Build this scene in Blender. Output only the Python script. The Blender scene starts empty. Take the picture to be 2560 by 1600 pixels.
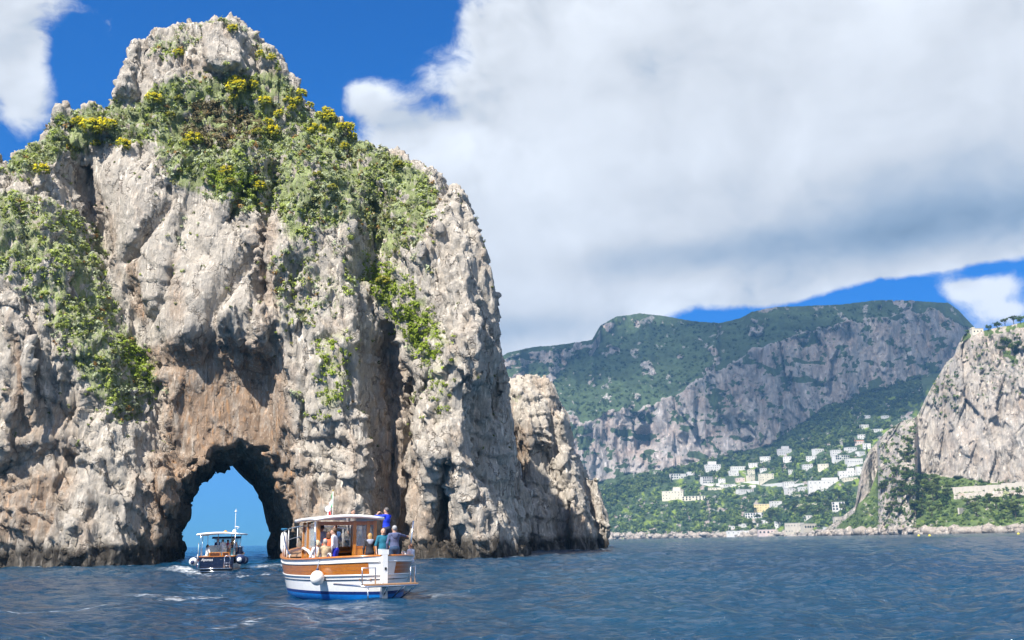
import bpy, math, random
import numpy as np
from mathutils import Matrix, Vector

SC = bpy.context.scene
COL = SC.collection
random.seed(7)

# ------------------------------------------------------------------ camera
F_PX = 2490.0                       # focal length in pixels of a 2560 px wide frame
CAM_H = 1.8
ROLL = math.radians(1.146)
PITCH = math.atan(550.2 / F_PX)
_F = np.array([0, math.cos(PITCH), math.sin(PITCH)])
_U0 = np.array([0, -math.sin(PITCH), math.cos(PITCH)])
_X = np.array([1.0, 0, 0])
_R = math.cos(ROLL) * _X - math.sin(ROLL) * _U0
_U = math.sin(ROLL) * _X + math.cos(ROLL) * _U0
cam_d = bpy.data.cameras.new('camera')
cam = bpy.data.objects.new('camera', cam_d)
COL.objects.link(cam)
cam.matrix_world = Matrix(((_R[0], _U[0], -_F[0], 0), (_R[1], _U[1], -_F[1], 0), (_R[2], _U[2], -_F[2], CAM_H), (0, 0, 0, 1)))
cam_d.sensor_width = 36.0
cam_d.lens = F_PX / 2560.0 * 36.0
cam_d.clip_start = 0.3
cam_d.clip_end = 60000
SC.camera = cam


def ray(px, py):
    """direction (y = 1) seen through photo pixel px, py"""
    px = np.asarray(px, float); py = np.asarray(py, float)
    d = F_PX * _F + (px - 1280)[..., None] * _R - (py - 800)[..., None] * _U
    return d / d[..., 1:2]


def at(px, py, Y):
    d = ray(px, py)
    return np.array([0, 0, CAM_H]) + d * np.asarray(Y, float)[..., None]


def at_sea(px, py, z=0.0):
    d = ray(px, py)
    return np.array([0, 0, CAM_H]) + d * ((z - CAM_H) / d[..., 2:3])


def to_px(P):
    P = np.asarray(P, float) - np.array([0, 0, CAM_H])
    w = P @ _F
    return 1280 + F_PX * (P @ _R) / w, 800 - F_PX * (P @ _U) / w


# ------------------------------------------------------------------ light
SUN_EL = math.radians(51)
SUN_AZ = math.radians(33)           # degrees to the left of straight behind the camera
TO_SUN = np.array([-math.sin(SUN_AZ) * math.cos(SUN_EL), -math.cos(SUN_AZ) * math.cos(SUN_EL), math.sin(SUN_EL)])
sun_d = bpy.data.lights.new('sun', 'SUN')
sun_d.energy = 5.0
sun_d.angle = math.radians(0.53)
sun_d.color = (1.0, 0.945, 0.87)
sun = bpy.data.objects.new('sun', sun_d)
COL.objects.link(sun)
sun.rotation_euler = Vector(TO_SUN).to_track_quat('Z', 'Y').to_euler()
sun.location = (-60, -80, 120)

SC.view_settings.view_transform = 'Standard'
SC.view_settings.look = 'None'
SC.view_settings.exposure = 0.94
SC.view_settings.gamma = 1.0
SC.view_settings.use_curve_mapping = False
SC.render.engine = 'CYCLES'
SC.cycles.max_bounces = 5
SC.cycles.diffuse_bounces = 3
SC.cycles.glossy_bounces = 3
SC.cycles.transmission_bounces = 3
SC.cycles.transparent_max_bounces = 6
SC.cycles.volume_bounces = 0
SC.cycles.volume_step_rate = 4
SC.cycles.use_denoising = True
SC.cycles.use_adaptive_sampling = True
SC.cycles.adaptive_threshold = 0.02
SC.cycles.caustics_reflective = False
SC.cycles.caustics_refractive = False
SC.cycles.sample_clamp_indirect = 6


# ------------------------------------------------------------------ node helpers
class NT:
    """tiny expression builder over a node tree"""

    def __init__(self, tree):
        self.t = tree
        self.n = tree.nodes
        self.l = tree.links

    def node(self, kind, **kw):
        n = self.n.new(kind)
        for k, v in kw.items():
            setattr(n, k, v)
        return n

    def put(self, sock, v):
        if isinstance(v, bpy.types.NodeSocket):
            self.l.new(v, sock)
        elif v is not None:
            if hasattr(sock, 'default_value'):
                try:
                    sock.default_value = v
                except TypeError:
                    sock.default_value = tuple(v) + (1.0,) if len(v) == 3 else v

    def m(self, op, a, b=None, c=None, clamp=False):
        n = self.node('ShaderNodeMath', operation=op, use_clamp=clamp)
        self.put(n.inputs[0], a); self.put(n.inputs[1], b)
        if c is not None:
            self.put(n.inputs[2], c)
        return n.outputs[0]

    def vm(self, op, a, b=None, scale=None):
        n = self.node('ShaderNodeVectorMath', operation=op)
        self.put(n.inputs[0], a); self.put(n.inputs[1], b)
        if scale is not None:
            self.put(n.inputs[3], scale)
        return n.outputs[0]

    def ss(self, v, lo, hi, a=0.0, b=1.0):
        n = self.node('ShaderNodeMapRange', interpolation_type='SMOOTHSTEP')
        self.put(n.inputs[0], v); self.put(n.inputs[1], lo); self.put(n.inputs[2], hi)
        self.put(n.inputs[3], a); self.put(n.inputs[4], b)
        return n.outputs[0]

    def mix(self, f, a, b, blend='MIX'):
        n = self.node('ShaderNodeMix', data_type='RGBA', blend_type=blend)
        self.put(n.inputs[0], f)
        for s, v in ((n.inputs[6], a), (n.inputs[7], b)):
            if isinstance(v, (tuple, list)) and len(v) == 3:
                v = tuple(v) + (1.0,)
            self.put(s, v)
        return n.outputs[2]

    def noise(self, vec, scale, detail=4, rough=0.55, dist=0.0, kind='FBM', col=False):
        n = self.node('ShaderNodeTexNoise')
        n.noise_type = kind
        self.put(n.inputs['Vector'], vec); self.put(n.inputs['Scale'], scale)
        self.put(n.inputs['Detail'], detail); self.put(n.inputs['Roughness'], rough)
        self.put(n.inputs['Distortion'], dist)
        return n.outputs[1 if col else 0]

    def vor(self, vec, scale, feature='F1', out=0):
        n = self.node('ShaderNodeTexVoronoi', feature=feature)
        self.put(n.inputs['Vector'], vec); self.put(n.inputs['Scale'], scale)
        return n.outputs[out]

    def attr(self, name, out='Fac'):
        n = self.node('ShaderNodeAttribute', attribute_name=name)
        return n.outputs[out]

    def xyz(self, v):
        n = self.node('ShaderNodeSeparateXYZ')
        self.put(n.inputs[0], v)
        return n.outputs

    def comb(self, x, y, z):
        n = self.node('ShaderNodeCombineXYZ')
        for s, v in zip(n.inputs, (x, y, z)):
            self.put(s, v)
        return n.outputs[0]

    def map(self, vec, scale=(1, 1, 1), rot=(0, 0, 0), loc=(0, 0, 0)):
        n = self.node('ShaderNodeMapping')
        self.put(n.inputs[0], vec)
        n.inputs[1].default_value = loc; n.inputs[2].default_value = rot; n.inputs[3].default_value = scale
        return n.outputs[0]

    def bump(self, h, dist, strength=1.0, normal=None):
        n = self.node('ShaderNodeBump')
        self.put(n.inputs['Height'], h); n.inputs['Distance'].default_value = dist
        n.inputs['Strength'].default_value = strength
        if normal is not None:
            self.put(n.inputs['Normal'], normal)
        return n.outputs[0]


def material(name):
    m = bpy.data.materials.new(name)
    m.use_nodes = True
    nt = NT(m.node_tree)
    return m, nt, nt.n['Principled BSDF']


_simple = {}


def flat(name, col, rough=0.6, metal=0.0, var=0.12, scale=6.0, coat=0.0):
    """painted / cloth / metal surface with a little mottling of its colour"""
    if name in _simple:
        return _simple[name]
    m, nt, p = material(name)
    tc = nt.node('ShaderNodeTexCoord')
    n = nt.noise(tc.outputs['Object'], scale, 5, 0.6)
    k = nt.ss(n, 0.3, 0.7)
    c1 = tuple(min(1, v * (1 - var)) for v in col)
    c2 = tuple(min(1, v * (1 + var)) for v in col)
    nt.put(p.inputs['Base Color'], nt.mix(k, c1, c2))
    p.inputs['Roughness'].default_value = rough
    p.inputs['Metallic'].default_value = metal
    p.inputs['Coat Weight'].default_value = coat
    _simple[name] = m
    return m


# ------------------------------------------------------------------ sky: clear blue with a broken bank of cloud
def blob(px, py, rx, ry, w=1.0):
    d = ray(px, py)
    d = d / np.linalg.norm(d)
    return math.atan2(d[0], d[1]), math.asin(d[2]), rx / F_PX, ry / F_PX, w


world = bpy.data.worlds.new('World')
SC.world = world
world.use_nodes = True
W = NT(world.node_tree)
bg = W.n['Background']
sky = W.node('ShaderNodeTexSky')
sky.sky_type = 'NISHITA'
sky.sun_disc = False
sky.sun_elevation = SUN_EL
sky.sun_rotation = math.atan2(TO_SUN[0], TO_SUN[1])
sky.altitude = 0
sky.air_density = 1.0
sky.dust_density = 0.0
sky.ozone_density = 3.0
hs = W.node('ShaderNodeHueSaturation')
hs.inputs['Saturation'].default_value = 1.3
hs.inputs['Value'].default_value = 1.25
W.put(hs.inputs['Color'], sky.outputs[0])
sky_col = hs.outputs[0]
tc = W.node('ShaderNodeTexCoord')
D = tc.outputs['Generated']
dx, dy, dz = W.xyz(D)
az = W.m('ARCTAN2', dx, dy)
el = W.m('ARCSINE', dz)
sky_col = W.vm('MULTIPLY', sky_col, W.mix(W.ss(el, -0.02, 0.45), (0.03, 0.21, 0.55), (0.015, 0.475, 0.80)))   # deep polarised blue


def field(blobs):
    tot = None
    for a0, e0, ra, re, w in blobs:
        u = W.m('DIVIDE', W.m('SUBTRACT', az, a0), ra)
        v = W.m('DIVIDE', W.m('SUBTRACT', el, e0), re)
        r2 = W.m('ADD', W.m('MULTIPLY', u, u), W.m('MULTIPLY', v, v))
        g = W.m('MULTIPLY', W.m('EXPONENT', W.m('MULTIPLY', r2, -1.0)), w)
        tot = g if tot is None else W.m('ADD', tot, g)
    return tot


cover = field([
    blob(1950, 130, 760, 420, 1.5), blob(1520, 500, 380, 300, 1.2), blob(1380, 690, 260, 170, 1.0), blob(1330, 160, 170, 190, 0.55),
    blob(2350, 320, 520, 240, 1.2), blob(1200, 640, 240, 250, 0.8), blob(1290, 850, 300, 90, 1.0), blob(2000, 600, 380, 95, 0.7), blob(2500, 500, 420, 100, 0.9),
    blob(900, 245, 90, 50, 0.72), blob(990, 330, 120, 70, 0.72), blob(1060, 420, 150, 110, 0.5), blob(1560, 700, 180, 110, 0.6), blob(1930, 735, 140, 40, 0.95), blob(2300, 645, 300, 45, 0.75),
    blob(10, 130, 130, 190, 1.05), blob(-40, 30, 220, 130, 0.8), blob(285, 70, 60, 50, 0.50), blob(200, 15, 120, 30, 0.42), blob(100, 270, 80, 110, 0.50),
    blob(2450, 728, 100, 34, 0.85), blob(2385, 715, 45, 36, 0.45), blob(2520, 775, 70, 22, 0.5), blob(1740, 815, 100, 40, -0.9), blob(2220, 760, 190, 44, -1.15), blob(2420, 680, 190, 22, -0.5), blob(1110, 60, 50, 90, -0.5),
    blob(1180, 140, 40, 40, -0.35), blob(700, 900, 800, 560, -0.25), blob(650, 60, 330, 240, -0.55), blob(200, 170, 70, 60, -0.4), blob(1000, 60, 90, 120, -0.6)])
warp = W.vm('ADD', W.vm('MULTIPLY', D, (1, 1, 1.3)), W.vm('SCALE', W.vm('SUBTRACT', W.noise(D, 6.0, 4, 0.55, col=True), (0.5, 0.5, 0.5)), scale=0.12))
n_big = W.noise(warp, 5.5, 11, 0.64)
off = (-0.030, 0.0, 0.034)                                 # towards the lit upper left rim of the cloud
n_lo = W.noise(warp, 5.5, 4, 0.55)
n_sun = W.noise(W.vm('ADD', warp, off), 5.5, 4, 0.55)
n_far = W.noise(warp, 1.3, 3, 0.5)                       # scattered cloud over the rest of the sky
# behind and beside the camera the sky carries the same broken cloud
inview = W.ss(W.m('ABSOLUTE', az), 0.65, 1.1, 1.0, 0.0)
wild = W.m('MULTIPLY', W.ss(n_far, 0.34, 0.58), W.m('SUBTRACT', 1.0, inview))
dens = W.m('ADD', W.m('ADD', cover, wild), W.m('MULTIPLY', W.m('SUBTRACT', n_big, 0.5), 2.9))
alpha = W.ss(dens, 0.34, 0.82)
alpha = W.m('MULTIPLY', alpha, W.ss(el, -0.02, 0.05))
rim = W.ss(dens, 1.9, 0.75)                               # thin bright fringe, softer grey inside
lit = W.m('MULTIPLY', W.m('SUBTRACT', n_lo, n_sun), W.m('ADD', 0.35, W.m('MULTIPLY', rim, 0.7)))
gloom = W.m('MINIMUM', field([blob(2500, 540, 560, 85, 1.0), blob(1750, 640, 420, 55, 0.5), blob(1300, 820, 320, 40, 0.5), blob(2100, 450, 600, 60, 0.25), blob(1450, 560, 300, 40, 0.2)]), 1.0)
n_soft = W.noise(warp, 3.2, 5, 0.52)
lum = W.m('ADD', W.m('ADD', 0.555, lit), W.m('MULTIPLY', W.m('SUBTRACT', n_soft, 0.5), 0.22))
lum = W.m('ADD', lum, W.m('MULTIPLY', rim, 0.03))
lum = W.m('SUBTRACT', lum, W.m('MULTIPLY', gloom, 0.24))
lum = W.m('MAXIMUM', W.m('MINIMUM', lum, 0.66), 0.2)
tint = W.mix(W.ss(lum, 0.22, 0.52), (0.60, 0.84, 1.16), (0.925, 0.97, 1.035))
cloud_col = W.vm('SCALE', tint, scale=W.m('MULTIPLY', lum, 1.0 / 0.1))
W.put(bg.inputs[0], W.mix(alpha, sky_col, cloud_col))
bg.inputs[1].default_value = 0.0835
world.cycles.sampling_method = 'MANUAL'
world.cycles.sample_map_resolution = 512

# ------------------------------------------------------------------ numpy noise
_rng = np.random.default_rng(11)
_PERM = _rng.permutation(256).astype(np.int32)
_PERM = np.concatenate([_PERM, _PERM, _PERM])
_g = _rng.normal(size=(256, 3)).astype(np.float32)
_GRAD = _g / np.linalg.norm(_g, axis=1, keepdims=True)


def perlin(p, seed=0):
    p = np.asarray(p, np.float32) + np.float32(seed * 17.37)
    i = np.floor(p).astype(np.int32)
    f = p - i
    i &= 255
    u = f * f * f * (f * (f * 6 - 15) + 10)
    out = 0
    for cx in (0, 1):
        hx = _PERM[i[:, 0] + cx]
        wx = u[:, 0] if cx else 1 - u[:, 0]
        for cy in (0, 1):
            hy = _PERM[hx + i[:, 1] + cy]
            wy = wx * (u[:, 1] if cy else 1 - u[:, 1])
            for cz in (0, 1):
                g = _GRAD[_PERM[hy + i[:, 2] + cz]]
                w = wy * (u[:, 2] if cz else 1 - u[:, 2])
                out = out + w * (g[:, 0] * (f[:, 0] - cx) + g[:, 1] * (f[:, 1] - cy) + g[:, 2] * (f[:, 2] - cz))
    return out * 1.5


def fbm(p, octs=4, gain=0.5, lac=2.03, seed=0):
    s = 0; a = 1.0; tot = 0
    q = np.asarray(p, np.float32)
    for o in range(octs):
        s = s + a * perlin(q, seed + o); tot += a
        a *= gain; q = q * np.float32(lac)
    return s / tot


def ridged(p, octs=4, gain=0.5, lac=2.1, seed=0):
    s = 0; a = 1.0; tot = 0
    q = np.asarray(p, np.float32)
    for o in range(octs):
        n = 1 - 2.0 * np.abs(perlin(q, seed + o)); s = s + a * n; tot += a
        a *= gain; q = q * np.float32(lac)
    return s / tot


def worley(p, seed=0):
    """distance to the nearest cell centre, F2 - F1, a random number of that cell and a tilt of its facet"""
    p = np.asarray(p, np.float32) + np.float32(seed * 5.13)
    i = np.floor(p - 0.5).astype(np.int32)
    d1 = np.full(len(p), 9.0, np.float32); d2 = d1.copy()
    rid = np.zeros(len(p), np.int32); dl = np.zeros((len(p), 3), np.float32)
    for ox in (0, 1):
        for oy in (0, 1):
            for oz in (0, 1):
                c = i + np.array([ox, oy, oz], np.int32)
                h = _PERM[_PERM[_PERM[c[:, 0] & 255] + (c[:, 1] & 255)] + (c[:, 2] & 255)]
                r = p - (c + _GRAD[h] * np.float32(0.42) + np.float32(0.5))
                d = (r * r).sum(1)
                nearer = d < d1
                d2 = np.where(nearer, d1, np.minimum(d2, d))
                rid = np.where(nearer, h, rid)
                dl = np.where(nearer[:, None], r, dl)
                d1 = np.where(nearer, d, d1)
    g = _GRAD[_PERM[rid + 57]]
    tilt = (g * dl).sum(1)
    return np.sqrt(d1), np.sqrt(d2) - np.sqrt(d1), rid / np.float32(255.0), tilt


def sstep(a, b, x):
    t = np.clip((x - a) / (b - a), 0, 1)
    return t * t * (3 - 2 * t)


# ------------------------------------------------------------------ mesh helpers
def surface_nets(f, origin, h):
    """quads of the zero surface of the sampled field f (negative inside)"""
    nx, ny, nz = f.shape
    s = f < 0
    c = np.zeros((nx - 1, ny - 1, nz - 1), np.uint8)
    offs = [(a, b, d) for a in (0, 1) for b in (0, 1) for d in (0, 1)]
    for a, b, d in offs:
        c += s[a:nx - 1 + a, b:ny - 1 + b, d:nz - 1 + d]
    act = np.argwhere((c > 0) & (c < 8))
    vid = np.full(c.shape, -1, np.int32)
    vid[act[:, 0], act[:, 1], act[:, 2]] = np.arange(len(act))
    V = {o: f[act[:, 0] + o[0], act[:, 1] + o[1], act[:, 2] + o[2]] for o in offs}
    acc = np.zeros((len(act), 3), np.float32); cnt = np.zeros(len(act), np.float32)
    for o in offs:
        for ax in range(3):
            if o[ax] == 0:
                o2 = list(o); o2[ax] = 1; o2 = tuple(o2)
                a, b = V[o], V[o2]
                cr = (a < 0) != (b < 0)
                t = np.where(cr, a / np.where(cr, a - b, 1), 0)
                pt = np.tile(np.array(o, np.float32), (len(act), 1)); pt[:, ax] += t
                acc += pt * cr[:, None]; cnt += cr
    verts = (act + acc / cnt[:, None]) * h + np.asarray(origin, np.float32)
    quads = []
    for ax in range(3):
        o2 = [0, 0, 0]; o2[ax] = 1
        sl0 = [slice(1, n - 1) for n in (nx, ny, nz)]
        sl0[ax] = slice(0, (nx, ny, nz)[ax] - 1)
        sl1 = list(sl0); sl1[ax] = slice(1, (nx, ny, nz)[ax])
        A, B = s[tuple(sl0)], s[tuple(sl1)]
        e = np.argwhere(A != B)
        ins = A[e[:, 0], e[:, 1], e[:, 2]]
        base = e.copy()
        for k in range(3):
            if k != ax:
                base[:, k] += 1
        u, w = [(1, 2), (2, 0), (0, 1)][ax]
        q = []
        for du, dw in ((-1, -1), (0, -1), (0, 0), (-1, 0)):
            b2 = base.copy(); b2[:, u] += du; b2[:, w] += dw
            q.append(vid[b2[:, 0], b2[:, 1], b2[:, 2]])
        q = np.stack(q, 1)
        q[~ins] = q[~ins][:, ::-1]
        quads.append(q)
    return verts.astype(np.float32), np.concatenate(quads).astype(np.int32)


def subdivide(v, q):
    """every quad into four, linear"""
    e = np.concatenate([q[:, [0, 1]], q[:, [1, 2]], q[:, [2, 3]], q[:, [3, 0]]])
    e.sort(axis=1)
    key = e[:, 0].astype(np.int64) * len(v) + e[:, 1]
    uk, inv = np.unique(key, return_inverse=True)
    a = (uk // len(v)).astype(np.int32); b = (uk % len(v)).astype(np.int32)
    mid = (v[a] + v[b]) / 2
    cen = v[q].mean(1)
    n = len(q)
    E = inv.reshape(4, n).T.astype(np.int32) + len(v)
    C = np.arange(n, dtype=np.int32) + len(v) + len(mid)
    nv = np.concatenate([v, mid, cen])
    nq = np.concatenate([np.stack([q[:, k], E[:, k], C, E[:, (k + 3) % 4]], 1) for k in range(4)])
    return nv, nq


def normals(v, q):
    n = np.cross(v[q[:, 2]] - v[q[:, 0]], v[q[:, 3]] - v[q[:, 1]])
    vn = np.zeros_like(v)
    for k in range(4):
        for c in range(3):
            vn[:, c] += np.bincount(q[:, k], n[:, c], len(v)).astype(v.dtype)
    return vn / np.maximum(np.linalg.norm(vn, axis=1, keepdims=True), 1e-9)


def smooth(v, q, times=1, lam=0.5):
    for _ in range(times):
        s = np.zeros_like(v); c = np.zeros(len(v), np.float32)
        for k in range(4):
            for o in (1, 3):
                j = q[:, (k + o) % 4]
                for a in range(3):
                    s[:, a] += np.bincount(q[:, k], v[j, a], len(v))
                c += np.bincount(q[:, k], minlength=len(v))
        v = v + lam * (s / np.maximum(c, 1)[:, None] - v)
    return v.astype(np.float32)


def mesh_np(name, v, faces, mats=(), attrs=None, mat_idx=None, smooth_shade=True, colors=None):
    """mesh from arrays; faces is an (n, k) int array or a list of such arrays"""
    if not isinstance(faces, (list, tuple)):
        faces = [faces]
    faces = [f for f in faces if len(f)]
    me = bpy.data.meshes.new(name)
    v = np.ascontiguousarray(v, np.float32)
    me.vertices.add(len(v))
    me.vertices.foreach_set('co', v.ravel())
    nl = sum(f.size for f in faces); nf = sum(len(f) for f in faces)
    me.loops.add(nl); me.polygons.add(nf)
    me.loops.foreach_set('vertex_index', np.concatenate([f.ravel() for f in faces]).astype(np.int32))
    starts = []; s = 0
    for f in faces:
        k = f.shape[1]
        starts.append(np.arange(len(f), dtype=np.int32) * k + s); s += f.size
    me.polygons.foreach_set('loop_start', np.concatenate(starts).astype(np.int32))
    if smooth_shade:
        me.polygons.foreach_set('use_smooth', np.ones(nf, bool))
    if mat_idx is not None:
        me.polygons.foreach_set('material_index', np.asarray(mat_idx, np.int32))
    for m in mats:
        me.materials.append(m)
    me.update(calc_edges=True)
    for k, a in (attrs or {}).items():
        at_ = me.attributes.new(k, 'FLOAT', 'POINT')
        at_.data.foreach_set('value', np.ascontiguousarray(a, np.float32))
    if colors is not None:
        ca = me.attributes.new('tone', 'FLOAT_COLOR', 'POINT')
        rgba = np.ones((len(v), 4), np.float32); rgba[:, :3] = colors
        ca.data.foreach_set('color', rgba.ravel())
    return me


def put(name, me, parent=None, loc=None, label=None, cat=None, group=None, kind=None):
    o = bpy.data.objects.new(name, me)
    COL.objects.link(o)
    if parent is not None:
        o.parent = parent
    if loc is not None:
        o.location = loc
    if label: o['label'] = label
    if cat: o['category'] = cat
    if group: o['group'] = group
    if kind: o['kind'] = kind
    return o


def polyline_dist(X, Z, pts):
    """distance of the points to a polyline, and the side (cross product sign) of the nearest segment"""
    best = np.full(X.shape, 1e9); side = np.zeros(X.shape); tt = np.zeros(X.shape)
    n = len(pts) - 1
    for k in range(n):
        ax, az_ = pts[k]; bx, bz = pts[k + 1]
        ux, uz = bx - ax, bz - az_
        L2 = ux * ux + uz * uz + 1e-9
        t = np.clip(((X - ax) * ux + (Z - az_) * uz) / L2, 0, 1)
        ddx, ddz = X - ax - t * ux, Z - az_ - t * uz
        d = np.hypot(ddx, ddz)
        nb = d < best
        best = np.where(nb, d, best)
        side = np.where(nb, np.sign(ux * ddz - uz * ddx), side)
        tt = np.where(nb, (k + t) / n, tt)
    return best, side, tt


def in_poly(X, Z, pts):
    """signed distance to a polygon, negative inside"""
    d, _, _ = polyline_dist(X, Z, list(pts) + [pts[0]])
    ins = np.zeros(X.shape, bool)
    n = len(pts)
    for k in range(n):
        x1, z1 = pts[k]; x2, z2 = pts[(k + 1) % n]
        c = ((z1 > Z) != (z2 > Z)) & (X < (x2 - x1) * (Z - z1) / (z2 - z1 + 1e-12) + x1)
        ins ^= c
    return np.where(ins, -d, d)

# ------------------------------------------------------------------ sea
def sea_height(x, y, r):
    """short crossing wind waves; wavelengths too short for the local mesh spacing fade out"""
    g = np.random.default_rng(5)
    z = np.zeros_like(x); dxx = np.zeros_like(x)
    for k in range(46):
        lam = 0.55 * (11.0 / 0.55) ** (g.random() ** 1.25)
        th = math.radians(205) + g.normal() * 0.75
        amp = 0.0165 * lam ** 0.75 * (0.6 + 0.8 * g.random())
        kx, ky = math.cos(th) * 2 * math.pi / lam, math.sin(th) * 2 * math.pi / lam
        ph = g.random() * 6.283
        fade = np.clip(1.6 - r * 0.0042 / lam * 2.2, 0, 1)
        s = np.sin(kx * x + ky * y + ph)
        z += amp * fade * (1.3 * (0.5 + 0.5 * s) ** 1.6 - 0.6)
    gust = 0.75 + 0.5 * fbm(np.stack([x / 30, y / 30, x * 0], 1), 2, seed=90)
    return z * gust


azs = np.concatenate([np.linspace(-180, -36, 24)[:-1], np.linspace(-36, 36, 420), np.linspace(36, 180, 24)[1:]])
rs = np.concatenate([np.linspace(0.5, 14, 12)[:-1], np.geomspace(14, 420, 570), np.geomspace(420, 6000, 30)[1:]])
AZ, RS = np.meshgrid(np.radians(azs), rs, indexing='ij')
sx, sy = (RS * np.sin(AZ)).ravel(), (RS * np.cos(AZ)).ravel()
rr = RS.ravel()
sz = sea_height(sx, sy, rr) * sstep(420, 300, rr) * (np.abs(np.degrees(AZ.ravel())) < 36.5)
na, nr = AZ.shape
idx = np.arange(na * nr, dtype=np.int32).reshape(na, nr)
sq = np.stack([idx[:-1, :-1], idx[:-1, 1:], idx[1:, 1:], idx[1:, :-1]], -1).reshape(-1, 4)[:, ::-1]
# churned water: streaks of foam left by the boats and at the foot of the rock
def foam_line(pts, w):
    P = at_sea([a for a, b in pts], [b for a, b in pts])
    d, _, t = polyline_dist(sx, sy, [(p[0], p[1]) for p in P])
    return np.exp(-(d / w) ** 2)


foam = np.zeros_like(sx)
for pts, w, k in [([(380, 1424), (420, 1421), (470, 1426), (500, 1428)], 1.1, 1.0), ([(610, 1440), (660, 1433), (700, 1436)], 1.0, 0.8), ([(655, 1418), (690, 1412), (715, 1414)], 1.0, 0.7),
                  ([(0, 1520), (60, 1518), (120, 1515)], 0.3, 0.7), ([(190, 1515), (240, 1513), (280, 1509)], 0.3, 0.7), ([(420, 1495), (480, 1488), (530, 1484)], 0.5, 0.6), ([(340, 1490), (400, 1490)], 0.4, 0.5),
                  ([(540, 1560), (600, 1556), (640, 1548)], 0.25, 0.4), ([(1040, 1488), (1080, 1480), (1110, 1484)], 0.7, 0.7), ([(480, 1432), (560, 1438), (640, 1432)], 0.9, 0.5), ([(700, 1500), (800, 1512), (950, 1510)], 0.5, 0.35)]:
    foam = np.maximum(foam, k * foam_line(pts, w))
sea_m, nt, p = material('sea_water')
geo = nt.node('ShaderNodeNewGeometry')
P = geo.outputs['Position']
rip = nt.noise(nt.map(P, (1.0, 1.6, 1), (0, 0, 0.35)), 3.1, 5, 0.62)
rip2 = nt.noise(nt.map(P, (0.7, 1.5, 1), (0, 0, -0.3)), 0.55, 4, 0.6)
rip3 = nt.noise(nt.map(P, (0.5, 1.3, 1), (0, 0, 0.1)), 0.09, 4, 0.55)
hgt = nt.m('ADD', nt.m('MULTIPLY', rip, 0.15), nt.m('ADD', nt.m('MULTIPLY', rip2, 0.42), nt.m('MULTIPLY', rip3, 1.1)))
nt.put(p.inputs['Normal'], nt.bump(hgt, 1.25, 1.0))
fo = nt.m('MULTIPLY', nt.attr('foam'), nt.ss(nt.noise(nt.map(P, (1, 2.0, 1)), 2.4, 6, 0.7), 0.46, 0.60), clamp=True)
deep = nt.mix(nt.ss(nt.noise(P, 0.03, 3, 0.5), 0.35, 0.65), (0.0008, 0.031, 0.076), (0.0015, 0.044, 0.092))
nt.put(p.inputs['Base Color'], nt.mix(fo, deep, (0.75, 0.78, 0.8)))
nt.put(p.inputs['Roughness'], nt.ss(fo, 0.0, 1.0, 0.09, 0.7))
p.inputs['IOR'].default_value = 1.333
put('sea', mesh_np('sea', np.stack([sx, sy, sz], 1), sq, [sea_m], {'foam': foam}), kind='structure')
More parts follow.
